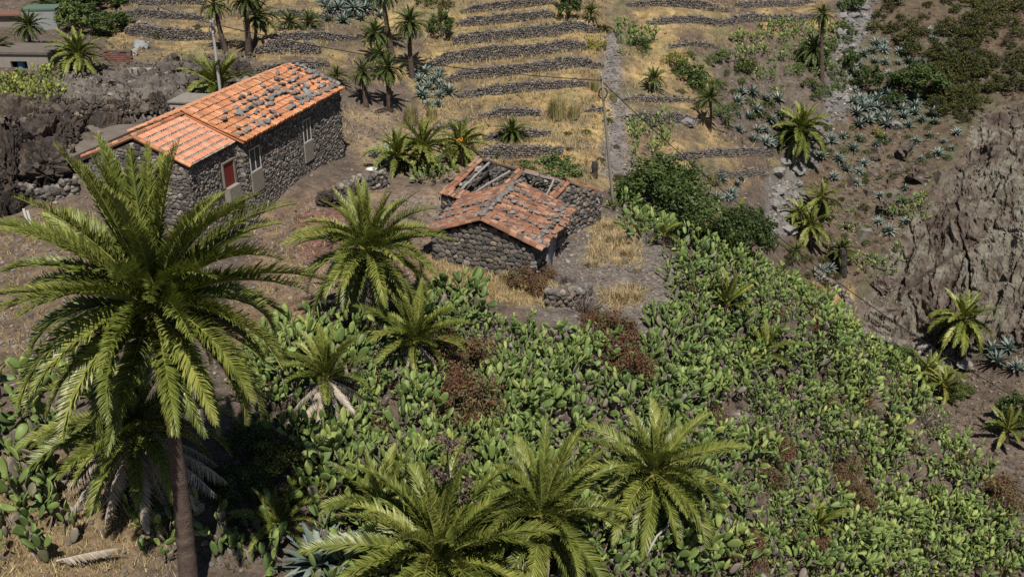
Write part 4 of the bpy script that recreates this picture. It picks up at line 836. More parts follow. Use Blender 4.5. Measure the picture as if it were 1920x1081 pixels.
palm('palm with drooping crown behind the long trunk', 704, 62, 712, 118, 62, 26, 82, -55, 4, 'far', group='palm grove by the terraces'); palm('palm standing lowest in the grove, above the dry agave litter', 727, 128, 731, 207, 64, 32, 84, -55, 4, 'far', .22, .17, group='palm grove by the terraces')
palm('shorter palm left of the lowest grove palm', 680, 135, 686, 198, 54, 28, 84, -55, 3, 'far', .2, .16, group='palm grove by the terraces'); palm('low dark palm touching the far gable of the orange roof', 632, 143, 634, 160, 46, 18, 78, -10, 1, 'far', group='palm grove by the terraces'); palm('dusky palm between the two long trunks of the grove', 712, 100, 716, 150, 52, 22, 80, -55, 4, 'far', group='palm grove by the terraces')
palm('left palm of the cluster behind the roofless house', 745, 292, 745, 322, 112, 28, 82, -10, 0, 'mid', group='palms behind the roofless house', fruit=2); palm('middle palm of the cluster behind the roofless house', 795, 275, 800, 318, 125, 36, 84, -35, 2, 'mid', group='palms behind the roofless house'); palm('palm with orange date stalks above the roofless house', 864, 272, 866, 308, 104, 32, 84, -30, 2, 'mid', group='palms behind the roofless house', fruit=4)
palm('small round palm on the lower terraces', 961, 247, 961, 268, 60, 26, 82, -25, 0, 'far')
palm('palm behind the pink wall, standing by the grey pole', 408, 160, 410, 186, 128, 24, 84, 0, 0, 'mid')
palm('ball shaped palm on the lava rocks, fullest at upper left', 146, 102, 145, 134, 100, 44, 84, -35, 1, 'mid'); palm('palm in front of the grey block ruin', 54, 48, 57, 88, 66, 28, 84, -40, 2, 'far'); palm('palm cut by the left picture edge above the concrete hut', -4, 84, 0, 112, 66, 24, 82, -45, 2, 'far'); palm('small palm above the green topped ruin', 80, 6, 80, 24, 56, 20, 80, -25, 0, 'far')
palm('small pale palm in front of the dark bush on the upper terraces', 1108, 22, 1106, 38, 44, 20, 80, -25, 0, 'far'); palm('spindly little palm beside the slim palm on the terraces', 1366, 222, 1366, 242, 32, 14, 80, -20, 0, 'far')
# ------------------------------------------------------------------ prickly pears
def pad_tpl(nr=5, ns=8):
    V = [(0, 0, 0)]; 
    for i in range(1, nr):
        t = i / nr; w = .235 * (math.sin(math.pi * t ** 1.25)) ** .62; th = .045 * (math.sin(math.pi * t)) ** .5 + .004
        for k in range(ns): a = 2 * math.pi * k / ns; V.append((math.cos(a) * w, math.sin(a) * th, t))
    V.append((0, 0, 1)); V = np.array(V); n = len(V) - 1
    Q = [[1 + i * ns + k, 1 + i * ns + (k + 1) % ns, 1 + (i + 1) * ns + (k + 1) % ns, 1 + (i + 1) * ns + k] for i in range(nr - 2) for k in range(ns)]
    T = [[0, 1 + (k + 1) % ns, 1 + k] for k in range(ns)] + [[n, n - ns + k, n - ns + (k + 1) % ns] for k in range(ns)]
    return V, np.array(Q), np.array(T)
PADV, PADQ, PADT = pad_tpl(); PLV, PLQ, PLT = pad_tpl(4, 6)
PADM = {t: MB().add(PADV + np.c_[np.zeros(len(PADV)), .06 * np.sin(PADV[:, 2] * 2.5) * (i - 1), np.zeros(len(PADV))], PADQ, PADT, t).mesh('pad', M['pad'], smooth=True) for i, t in enumerate((.06, .28, .42, .55, .68, .8, .93))}
PTONE = sorted(PADM)
def cactus_pads(seed, n=24, spread=.6, size=.42):
    """pads grown from the ground: list of (R*scale 3x3, base 3, tone)"""
    rg = np.random.default_rng(seed); out = []; grow = []
    for k in range(rg.integers(4, 7)):
        a = rg.uniform(0, 6.28); r = spread * math.sqrt(rg.random()); grow.append((np.array([math.cos(a) * r, math.sin(a) * r, -.08]), np.array([math.cos(a) * .35 * r / spread, math.sin(a) * .35 * r / spread, 1.0]) + rg.normal(0, .22, 3), 0))
    while grow and len(out) < n:
        o, d, g = grow.pop(0); d = d / np.linalg.norm(d); l = size * rg.uniform(.75, 1.2) * (1 - .06 * g); ref = rg.normal(size=3); x = np.cross(ref, d); x /= np.linalg.norm(x); y = np.cross(d, x)
        wf = rg.uniform(.8, 1.15); R = np.stack([x * l * wf, y * l, d * l], -1); tone = np.clip((.0 if (g == 0 and rg.random() < .85) or (g == 1 and rg.random() < .22) else .16 + .15 * g) + rg.normal(0, .13) + (.12 if g else 0), 0, .95); out.append((R, o, tone))
        if g < 4:
            for c in range(rg.integers(1, 4)):
                an = rg.uniform(-1.05, 1.05); p = o + d * l * (.5 + .47 * math.cos(an)) + x * l * wf * .33 * math.sin(an)
                nd = d * math.cos(an) + x * math.sin(an) * .9 + rg.normal(0, .38, 3) + np.array([0, 0, .3]); grow.append((p, nd, g + 1))
    return out
CV = []; CVM = []; CVY = []
for k in range(12):
    pads = cactus_pads(3000 + k, 36, .62, .47); CV.append(pads)
    mb = MB().many(PADV, PADQ, PADT, np.array([p[0] for p in pads]), np.array([p[1] for p in pads]), [p[2] for p in pads]); CVM.append(mb.mesh('prickly_pear', M['pad'], smooth=True))
for k in range(4):
    pads = cactus_pads(3100 + k, 26); mb = MB().many(PADV, PADQ, PADT, np.array([p[0] for p in pads]), np.array([p[1] for p in pads]), [p[2] for p in pads]); CVY.append(mb.mesh('prickly_pear', M['pad_yellow'], smooth=True))
THICK = [(800, 545), (960, 620), (1100, 650), (1250, 645), (1268, 560), (1262, 480), (1340, 445), (1500, 545), (1620, 645), (1760, 785), (1860, 930), (1912, 1035), (1925, 1090), (620, 1090), (600, 900), (560, 800), (440, 740), (475, 680), (640, 645), (760, 570)]
def near_palm(u, v, p):
    if v > 560 and u < 600 and u > 480 and v > 880: return True
    if ((u - 870) / 55) ** 2 + ((v - 740) / 100) ** 2 < 1 or ((u - 1165) / 42) ** 2 + ((v - 690) / 75) ** 2 < 1 or ((u - 1450) / 38) ** 2 + ((v - 880) / 55) ** 2 < 1 or ((u - 1590) / 32) ** 2 + ((v - 900) / 60) ** 2 < 1: return True
    for a_, b_, c_, d_ in ((605, 775, 62, 48), (695, 610, 60, 34), (785, 695, 50, 26), (1212, 985, 46, 34)):
        if ((u - a_) / c_) ** 2 + ((v - b_) / d_) ** 2 < 1: return True
    if ((u - 1350) / 60) ** 2 + ((v - 780) / 28) ** 2 < 1: return True
    return vn(p[0] * .55, p[1] * .55, 81) < .16
sp = scatter(THICK, .67, 22000, 2, .2, near_palm)
SIDE = [(list(q), r, n, lab, grp) for q, r, n, lab, grp in (
 (((0, 735), (110, 720), (135, 800), (120, 890), (30, 930), (0, 910)), .8, 400, 'prickly pear with large pads at the left edge under the tallest palm', 'cactus at the left edge'),
 (((0, 970), (90, 955), (110, 1050), (0, 1065)), .75, 300, 'prickly pear in the bottom left corner', 'cactus in the bottom left corner'),
 (((280, 985), (330, 985), (320, 1050), (285, 1050)), .6, 100, 'small prickly pear left of the thick palm trunk', 'cactus by the thick trunk'),
 (((400, 1000), (500, 1020), (480, 1075), (400, 1075)), .8, 100, 'small shaded prickly pear right of the thick palm trunk', 'cactus right of the thick trunk'),
 (((1355, 85), (1480, 40), (1560, 65), (1560, 140), (1450, 150), (1380, 140)), 1.15, 1500, 'prickly pear in the patch left of the very tall lone palm', 'cactus by the tall lone palm'),
 (((1390, 150), (1460, 150), (1480, 230), (1420, 220)), 1.5, 500, 'prickly pear below the patch by the tall lone palm', 'cactus below the tall palm patch'),
 (((1185, 240), (1250, 230), (1250, 285), (1185, 290)), 1.0, 300, 'prickly pear in the round patch beside the grey gully', 'cactus beside the gully'),
 (((1165, 50), (1220, 55), (1210, 110), (1165, 110)), 1.1, 300, 'prickly pear in the patch at the top of the gully', 'cactus at the gully top'),
 (((1600, 470), (1650, 500), (1690, 455), (1680, 520), (1610, 505)), 1.0, 300, 'prickly pear at the foot of the craggy slope behind the charred stump', 'cactus at the foot of the crags'),
 (((1540, 400), (1610, 390), (1620, 440), (1560, 450)), 1.4, 200, 'prickly pear on the earth slope beside the three clustered palms', 'cactus beside the clustered palms'),
 (((1690, 370), (1740, 380), (1730, 430), (1690, 420)), 1.1, 200, 'prickly pear patch at the edge of the cliff', 'cactus at the cliff edge'),
 (((1160, 390), (1225, 410), (1330, 445), (1225, 460)), 1.0, 500, 'prickly pear between the utility pole foot and the dark round trees', 'cactus below the round trees'),
 (((790, 315), (830, 325), (815, 350), (780, 335)), .8, 200, 'prickly pear behind the corner of the roofless house', 'cactus behind the roofless house'),
 (((460, 670), (560, 640), (600, 720), (520, 770)), 1.0, 250, 'prickly pear left of the short palm with the pale skirt', 'cactus left of the skirted palm'))]
extra = []
for i, (q, r, n, lab, grp) in enumerate(SIDE):
    for s in scatter(q, r, n, 40 + i, .2): extra.append((s, lab, grp))
for s in scatter([(0, 150), (105, 140), (112, 205), (60, 200), (0, 195)], 1.15, 300, 71, .2):
    ob('pads', CVY[rng.integers(4)], kind='stuff', parent=ob('prickly_pear', None, M=Matrix.Translation(s[:3]) @ Matrix.Rotation(rng.uniform(0, 6.28), 4, 'Z') @ Matrix.Scale(rng.uniform(.9, 1.25), 4), label='yellowish prickly pear on top of the dark lava outcrop', cat='cactus', group='yellow cactus on the lava outcrop'))
LANDM = [(612, 740, 'skirted short palm'), (785, 670, 'squat palm'), (870, 750, 'tall rusty bushes'), (690, 590, 'bushy palm'), (1095, 595, 'round twig bush'), (1165, 690, 'rusty bush pair'), (1226, 930, 'feathery palm with dead frond'), (1016, 980, 'palm with rust brown leaf bases'), (850, 940, 'dark flower stalk'), (600, 1040, 'broad leaved agave'), (1372, 460, 'young palm by the dark trees'), (1365, 585, 'slim young palm'), (1432, 668, 'spread young palm'), (1530, 995, 'small dark palm'), (1450, 890, 'brown bushes of the slope'), (1590, 920, 'rusty bushes near the ravine'), (1650, 690, 'path below the cliff'), (1770, 790, 'ravine edge palms'), (950, 560, 'straw below the hut'), (1190, 560, 'bright straw tufts'), (1350, 790, 'bare stony patch'), (530, 880, 'yellow green bush')]
def thick_label(u, v):
    q = min(LANDM, key=lambda l: (l[0] - u) ** 2 + 1.6 * (l[1] - v) ** 2); dx, dy = u - q[0], v - q[1]
    side = 'hard by' if abs(dx) + abs(dy) < 34 else ('above and left of' if dy < 0 and dx < 0 else 'above and right of' if dy < 0 else 'below and left of' if dx < 0 else 'below and right of')
    return f'prickly pear {side} the {q[2]}', 'cactus by the ' + q[2]
sp = sp[np.argsort(sp[:, 5])]; allc = [(s, *thick_label(s[3], s[4])) for s in sp]
print('cactus thicket', len(allc), 'extra', len(extra))
NPARTS, NIND = 58, max(60, 298 - len(extra))
def pick_far(lst, k):
    return lst[:k], lst[k:]
ind, rest = pick_far(allc, NIND)
near_extra = [e for e in extra if e[0][5] < 34]; far_extra = [e for e in extra if e[0][5] >= 34]
partset = sorted(near_extra + ind, key=lambda e: e[0][5])[:NPARTS]; pid = {id(e[0]) for e in partset}
for j, (s, lab, grp) in enumerate(near_extra + far_extra + ind):
    big_ = float(vn(s[0] * .5, s[1] * .5, 83))
    sc = rng.uniform(.8, 1.2) * (.5 + 1.05 * float(vn(s[0] * .8, s[1] * .8, 83))) * (.7 if 'behind the roofless' in lab or s[5] > 60 else 1.0); Mt = Matrix.Translation((s[0], s[1], s[2])) @ Matrix.Rotation(rng.uniform(0, 6.28), 4, 'Z') @ Matrix.Diagonal((sc, sc, sc * 1.15, 1)); k = rng.integers(12)
    if id(s) in pid:
        r = ob('prickly_pear', None, M=Mt, label=lab, cat='cactus', group=grp)
        for R, o, t in CV[k][:22]: ob('pad', PADM[min(PTONE, key=lambda q: abs(q - t))], parent=r, M=m4(R, o))
    else: ob('pads', CVM[k], parent=ob('prickly_pear', None, M=Mt, label=lab, cat='cactus', group=grp), kind='stuff')
mb = MB()
for s, lab, grp in rest:
    pads = CV[rng.integers(12)]; a = rng.uniform(0, 6.28); sc = rng.uniform(.8, 1.2) * (.5 + 1.0 * float(vn(s[0] * .8, s[1] * .8, 83))); Rz = np.array([[math.cos(a), -math.sin(a), 0], [math.sin(a), math.cos(a), 0], [0, 0, 1]]) * sc
    mb.many(PLV, PLQ, PLT, np.einsum('ij,njk->nik', Rz, np.array([p[0] for p in pads])), np.array([p[1] for p in pads]) @ Rz.T + s[:3], np.clip(np.array([p[2] for p in pads]) + rng.uniform(-.12, .14) + (.14 if s[3] > 1560 + .9 * (s[4] - 640) * 0 and s[3] > 1500 else 0), 0, 1))
ob('cactus_thicket', mb.mesh('cactus_thicket', M['pad'], smooth=True), kind='stuff', label='dense mass of prickly pears covering the steep ravine side', cat='cactus')
# ------------------------------------------------------------------ agaves
def agave_leaf(L_, w, el, az, seed, bend=.5):
    rg = np.random.default_rng(seed); n = 5; V = []; d0 = np.array([math.cos(az), math.sin(az), 0]); s = np.array([-math.sin(az), math.cos(az), 0]); p = d0 * .06; e = el
    ws = [.75, 1, .95, .6, .05]
    for i in range(n):
        up = np.array([-math.sin(e) * d0[0], -math.sin(e) * d0[1], math.cos(e)]); V += [p - s * w * ws[i] + up * w * .35 * ws[i], p, p + s * w * ws[i] + up * w * .35 * ws[i]]
        p = p + (d0 * math.cos(e) + np.array([0, 0, math.sin(e)])) * L_ / (n - 1); e -= bend / (n - 1)
    Q = [[i * 3 + k, i * 3 + k + 1, (i + 1) * 3 + k + 1, (i + 1) * 3 + k] for i in range(n - 1) for k in range(2)]
    return np.array(V), np.array(Q)
def agave_mesh(seed, n=30, mat='agave'):
    rg = np.random.default_rng(seed); mb = MB()
    for i in range(n):
        f = i / n; V, Q = agave_leaf(rg.uniform(.8, 1.1), .1, math.radians(85 - 78 * f ** .7 + rg.uniform(-6, 6)), i * 2.4, seed * 50 + i, rg.uniform(.1, .6) * (1 if f < .7 else 1.6)); mb.add(V, Q, None, np.clip(.5 + rg.normal(0, .2) + .15 * (1 - f), 0, 1))
    return mb.mesh('agave', M[mat], smooth=True)
AG = [agave_mesh(60 + k) for k in range(5)]
def agaves(poly, r, n, seed, lab, grp, s0=.5, s1=.95):
    for s in scatter(poly, r, n, seed, .35):
        ob('agave', AG[rng.integers(5)], M=Matrix.Translation((s[0], s[1], s[2] + .03)) @ Euler((rng.uniform(-.2, .2), rng.uniform(-.2, .2), rng.uniform(0, 6.3))).to_matrix().to_4x4() @ Matrix.Scale(rng.uniform(s0, s1), 4), label=lab, cat='agave', group=grp)
agaves([(1605, 95), (1700, 60), (1800, 55), (1830, 110), (1740, 160), (1640, 180), (1595, 170)], 1.35, 900, 1, 'blue grey agave high on the far slope above the round green shrubs', 'agaves high on the far slope')
agaves([(1595, 178), (1672, 178), (1672, 238), (1600, 240)], 1.3, 500, 2, 'large blue grey agave in the cluster under the round green shrubs', 'agave cluster under the round shrubs', .8, 1.25)
agaves([(1680, 185), (1760, 180), (1770, 235), (1690, 240)], 1.5, 350, 3, 'blue grey agave right of the big agave cluster', 'agaves right of the big cluster', .7, 1.05)
agaves([(1535, 255), (1655, 258), (1670, 290), (1540, 300)], 1.6, 500, 4, 'blue grey agave in the row right of the ball shaped palm', 'agave row by the ball shaped palm', .6, .95)
agaves([(1370, 165), (1470, 175), (1485, 280), (1400, 265), (1360, 215)], 1.5, 700, 5, 'blue grey agave on the slope between the slim palm and the stream bed', 'agaves left of the stream bed', .6, 1.0)
agaves([(1700, 260), (1800, 250), (1780, 300), (1710, 300)], 1.7, 200, 6, 'small agave above the cliff edge', 'agaves above the cliff', .5, .8)
agaves([(1570, 300), (1630, 305), (1620, 350), (1560, 340)], 1.3, 250, 7, 'pale agave on bare earth below the agave row', 'agaves on bare earth', .55, .8)
agaves([(600, 2), (720, -4), (722, 34), (640, 42), (605, 40)], 1.0, 500, 8, 'blue grey agave in the bank at the top above the low palms', 'agave bank at the top', .7, 1.1)
agaves([(768, 132), (815, 120), (842, 160), (838, 208), (800, 200)], .95, 400, 9, 'blue grey agave beside the lower end of the palm grove', 'agaves by the palm grove', .6, .95)
agaves([(1330, 330), (1395, 320), (1395, 370), (1345, 375)], 1.3, 250, 10, 'small agave among stones by the dry stream', 'agaves by the dry stream', .5, .8)
agaves([(1640, 370), (1700, 350), (1700, 440), (1640, 440)], 1.7, 250, 11, 'agave on the rough slope left of the cliff', 'agaves left of the cliff', .6, .9)
agaves([(1855, 645), (1900, 650), (1920, 700), (1870, 690)], 1.5, 150, 12, 'blue grey agave beside the path near the right edge', 'agaves by the path', .9, 1.3)
agaves([(1525, 505), (1560, 500), (1555, 520), (1530, 520)], 1.2, 60, 13, 'single pale agave left of the charred stump', 'agave by the stump', .8, .9)
agaves([(690, 285), (730, 270), (750, 320), (720, 325)], 1.0, 100, 14, 'agave at the left foot of the palms behind the roofless house', 'agaves by the house corner', .6, .9)
b = G(600, 1062)    # the big foreground agave, each leaf its own part
big = ob('agave', None, loc=tuple(b), label='large blue grey agave with broad leaves in shade at the bottom edge', cat='agave', group='foreground agaves')
for i in range(38):
    f = i / 38; V, Q = agave_leaf(rng.uniform(1.3, 1.75), .13, math.radians(80 - 82 * f ** .8), i * 2.4, i, rng.uniform(.2, .9)); ob('leaf', MB().add(V, Q, None, np.clip(.45 + rng.normal(0, .18), 0, 1)).mesh('leaf', M['agave'], smooth=True), parent=big)
# ------------------------------------------------------------------ shrubs and trees
def leaf_cloud(n, seed, size=.09, clumps=26, flat=.8, hollow=.55, rad=.3, up=.25):
    rg = np.random.default_rng(seed); c = rg.normal(size=(clumps, 3)); c /= np.linalg.norm(c, axis=1)[:, None]; c[:, 2] = np.abs(c[:, 2]) * 1.0 - .25 * (rg.random(clumps) < .5); c *= (hollow + (1 - hollow) * rg.random((clumps, 1)) ** .5) * rg.uniform(.75, 1.12, (clumps, 1))
    k = rg.integers(0, clumps, n); cr = rg.uniform(.6, 1.3, clumps) * rad; d = rg.normal(size=(n, 3)); d /= np.linalg.norm(d, axis=1)[:, None]; p = c[k] + d * cr[k][:, None] * rg.random((n, 1)) ** .45; p[:, 2] = p[:, 2] * flat
    nr = d + rg.normal(0, .6, (n, 3)) + np.array([0, 0, up]); nr /= np.linalg.norm(nr, axis=1)[:, None]; a = np.cross(nr, rg.normal(size=(n, 3))); a /= np.linalg.norm(a, axis=1)[:, None]; b = np.cross(nr, a); s = size * rg.uniform(.6, 1.3, (n, 1))
    V = np.stack([p - a * s * .9, p + b * s * .42, p + a * s * .9, p - b * s * .42], 1).reshape(-1, 3); Q = np.arange(n * 4).reshape(n, 4)
    tone = np.clip(.5 + rg.normal(0, .15, n) + (rg.random(clumps)[k] - .5) * .35, 0, 1)
    return V, Q, np.repeat(tone, 4)
def shrub_mesh(name, mat, n, seed, **kw):
    V, Q, a = leaf_cloud(n, seed, **kw); V[:, 2] += .35; return MB().add(V, Q, None, a).mesh(name, mat)
SH = {m_: [shrub_mesh('shrub', M[m_], 900, 70 + 10 * i + k, size=.1) for k in range(3)] for i, m_ in enumerate(('leaf_dark', 'leaf_mid', 'leaf_olive', 'leaf_red', 'leaf_yellow'))}
BIG = {m_: [shrub_mesh('rusty_bush', M[m_], 4200, 170 + 10 * i + k, size=.05, clumps=46, rad=.26) for k in range(3)] for i, m_ in enumerate(('leaf_red', 'leaf_mid', 'leaf_yellow', 'leaf_olive'))}
def twig_mesh(seed, n=170):
    rg = np.random.default_rng(seed); mb = MB()
    for i in range(n):
        a = rg.uniform(0, 6.28); e = rg.uniform(.15, 1.5); d = np.array([math.cos(a) * math.cos(e), math.sin(a) * math.cos(e), math.sin(e)]); p0 = d * rg.uniform(0, .35); p1 = p0 + d * rg.uniform(.3, .6) + rg.normal(0, .1, 3); p2 = p1 + d * rg.uniform(.1, .35) + rg.normal(0, .15, 3); s = np.cross(d, rg.normal(size=3)); s /= np.linalg.norm(s); w = .012
        mb.add([p0 - s * w, p0 + s * w, p1 + s * w * .8, p1 - s * w * .8, p2], [[0, 1, 2, 3]], [[3, 2, 4]], rg.random())
    return mb.mesh('dry_bush', M['twig'])
TW = [twig_mesh(500 + k) for k in range(3)]
def reed_mesh(seed, n=220, mat='reed'):
    rg = np.random.default_rng(seed); mb = MB()
    for i in range(n):
        r = rg.random() ** .6 * .45; a = rg.uniform(0, 6.28); p0 = np.array([math.cos(a) * r, math.sin(a) * r, 0]); h = rg.uniform(.6, 1.05); ln_ = np.array([math.cos(a), math.sin(a), 0]) * rg.uniform(0, .35) + rg.normal(0, .08, 3); p1 = p0 + np.array([0, 0, h * .55]) + ln_ * .3; p2 = p0 + np.array([0, 0, h]) + ln_; s = np.array([-math.sin(a), math.cos(a), 0]) * .012
        mb.add([p0 - s, p0 + s, p1 + s, p1 - s, p2], [[0, 1, 2, 3]], [[3, 2, 4]], rg.random())
    return mb.mesh('reed_clump', M[mat])
RD = [reed_mesh(520 + k) for k in range(2)]; ST = [reed_mesh(530 + k, 260, 'straw') for k in range(2)]
def shrub(name, meshes, u, v, rpx, lab, cat, grp=None, tall=.8, sink=.15):
    b = G(u, v); d = proj(*b)[2]; r = rpx / F * d
    return ob(name, meshes[rng.integers(len(meshes))], M=Matrix.Translation((b[0], b[1], b[2] - r * sink)) @ Matrix.Rotation(rng.uniform(0, 6.3), 4, 'Z') @ Matrix.Diagonal((r, r, r * tall, 1)), label=lab, cat=cat, group=grp)
def shrub_zone(poly, r, n, seed, key, lab, grp, s0, s1, tall=.8, name='shrub', cat='shrub'):
    for s in scatter(poly, r, n, seed, .4):
        q = rng.uniform(s0, s1); ms = SH[key] if key in SH else {'twig': TW, 'reed': RD, 'straw': ST}[key]
        ob(name, ms[rng.integers(len(ms))], M=Matrix.Translation((s[0], s[1], s[2] - q * .1)) @ Matrix.Rotation(rng.uniform(0, 6.3), 4, 'Z') @ Matrix.Diagonal((q * rng.uniform(.8, 1.2), q, q * tall, 1)), label=lab, cat=cat, group=grp)
def tree(lab, uc, vc, ub, vb, wpx, hpx, n, seed, key, grp=None, base=None, size=.1, clumps=60):
    b = G(ub, vb) if base is None else np.array(base, float); c = at_y(uc, vc, b[1]); d = proj(*c)[2]; rx = wpx / 2 / F * d; rz = hpx / 2 / F * d / .92; root = ob('broadleaf_tree', None, loc=tuple(b), label=lab, cat='tree', group=grp)
    V, Q, a = leaf_cloud(n, seed, size=size, clumps=clumps, flat=1.0, hollow=.62, rad=.24); V[:, 2] -= .1; V = V * np.array([rx, rx * .95, rz * 1.15]); top = c - b
    ob('crown', MB().add(V + top, Q, None, a).mesh('crown', M[key]), parent=root); rg = np.random.default_rng(seed); mb = MB(); n_ = 6; t = np.linspace(0, 1, n_)[:, None]
    for k in range(6):
        tip = top + rg.normal(0, .35, 3) * np.array([rx, rx, rz * .6]); mid = top * .45 + rg.normal(0, .1, 3); pts = (1 - t) ** 2 * np.array([0, 0, -.4]) + 2 * t * (1 - t) * mid + t * t * tip; V2, Q2, T2 = tube(pts, np.linspace(.16, .04, n_) * rx / 3, 7); mb.add(V2, Q2, T2, .4)
    ob('trunk', mb.mesh('trunk', M['trunk']), parent=root); return root
tree('large round dark green tree right of the utility pole', 1240, 375, 0, 0, 196, 142, 15000, 1, 'leaf_dark', 'dark round trees', base=(10.4, 63.5, hz(10.4, 63.5)), size=.045, clumps=110)
tree('smaller dark green tree behind the crest, right of the large round one', 1392, 442, 0, 0, 120, 112, 9000, 2, 'leaf_dark', 'dark round trees', base=(15.6, 62.5, hz(15.6, 62.5)), size=.06, clumps=80)
tree('wide dark green shrub tree amid agaves on the far slope', 1722, 152, 1722, 178, 100, 62, 5000, 3, 'leaf_dark', 'green shrub trees on the far slope', size=.075, clumps=50); tree('round green shrub tree left of the wide one on the far slope', 1625, 148, 1625, 172, 56, 48, 3000, 4, 'leaf_dark', 'green shrub trees on the far slope', size=.09, clumps=36)
tree('dark shrub tree beside the stream on the far slope', 1598, 118, 1598, 138, 34, 44, 2200, 5, 'leaf_dark', 'green shrub trees on the far slope', size=.1, clumps=30); tree('small green bush tree under the wide shrub tree', 1672, 188, 1672, 202, 34, 30, 1500, 6, 'leaf_dark', 'green shrub trees on the far slope', size=.11, clumps=24)
tree('big olive bush in front of the ruins at upper left', 150, 32, 150, 60, 90, 60, 4000, 7, 'leaf_mid', 'bushes by the ruins', size=.08, clumps=46); tree('dark green bush right of the big olive bush', 205, 42, 205, 62, 90, 46, 3600, 8, 'leaf_dark', 'bushes by the ruins', size=.08, clumps=40); tree('dark bush cut by the top edge at upper left', 165, 2, 165, 20, 130, 34, 3600, 9, 'leaf_dark', 'bushes by the ruins', size=.09, clumps=40)
tree('dark glossy bush on the top terrace beside the pale palm', 1066, 14, 1066, 36, 56, 48, 3000, 10, 'leaf_dark', size=.09, clumps=36); tree('green bush at the left end of the middle terraces', 828, 46, 828, 70, 54, 46, 2800, 11, 'leaf_mid', size=.09, clumps=36); tree('dark green bush just behind the roofless house', 1030, 320, 1030, 340, 106, 48, 4200, 12, 'leaf_mid', size=.075, clumps=46)
tree('dark shrub mass at the right picture edge below the path', 1905, 770, 1905, 800, 70, 70, 3200, 13, 'leaf_dark', size=.09, clumps=36); tree('dark shrub at the top edge beside the stream head', 1600, 8, 1600, 24, 50, 36, 2200, 14, 'leaf_dark', size=.1, clumps=30)
# rusty and dry bushes in the cactus slope
for u, v, r, lab in ((865, 700, 52, 'rusty red bush tallest in the cactus beside the squat palm'), (880, 790, 62, 'rusty and green mottled bush below the tallest rusty bush'), (850, 760, 40, 'brown bush between the two big rusty bushes'), (1150, 650, 44, 'rusty bush below the grey twig bush'), (1170, 705, 46, 'reddish brown bush above the upright feathery palm'), (1120, 620, 30, 'small rusty bush at the foot of the stone yard'),
                     (1450, 860, 34, 'brown bush in the middle of the right cactus slope'), (1440, 910, 30, 'dark rusty bush below the middle brown bush'), (1580, 895, 34, 'rusty bush right of the dark little palm'), (1600, 950, 34, 'rusty bush lower down right of the dark little palm'), (1510, 1055, 40, 'rusty bush at the bottom edge of the right slope'), (1390, 1060, 44, 'mottled brown bush at the bottom edge by the dead branch'), (1340, 800, 24, 'small brown bush on the bare patch of the cactus slope'), (1870, 950, 40, 'brown bush on the falling edge near the right border')):
    shrub('rusty_bush', BIG['leaf_red'], u, v, r * 1.15, lab, 'bush', 'rusty bushes', 1.35, .1)
for u, v, r, lab in ((1095, 585, 58, 'round bush of bare purple grey twigs below the hut yard'), (1060, 530, 26, 'small twig bush in front of the hut door'), (1050, 735, 40, 'bare grey twigs amid the cactus'), (560, 410, 16, 'small dry bush at the foot of the long house wall'), (460, 470, 24, 'dry twig bush behind the tallest palm crown'), (770, 410, 26, 'dry twig bush beside the hut gable'), (1420, 950, 30, 'grey twig bush above the dark little palm'), (1730, 790, 40, 'brown twig bush on the ravine edge'), (1800, 900, 44, 'wide brown twig bush on the falling edge'), (1660, 640, 24, 'grey twig bush at the head of the path'), (1490, 510, 24, 'dry bush below the three clustered palms')):
    shrub('dry_bush', TW, u, v, r, lab, 'bush', 'bare twig bushes', .85)
shrub_zone(THICK, 2.6, 2500, 131, 'twig', 'grey brown dry bush tangled in the prickly pear slope', 'dry bushes in the cactus slope', .35, .8, .9, 'dry_bush', 'bush')
shrub_zone(THICK, 4.2, 1500, 132, 'leaf_red', 'small rusty bush tucked in the prickly pear slope', 'small rusty bushes in the cactus slope', .3, .7, 1.1, 'rusty_bush', 'bush')
shrub_zone([(1500, 300), (1760, 250), (1680, 440), (1560, 500)], 1.9, 500, 133, 'twig', 'dry bush on the bare earth slope below the agaves', 'dry bushes on the earth slope', .25, .6, .7, 'dry_bush', 'bush')
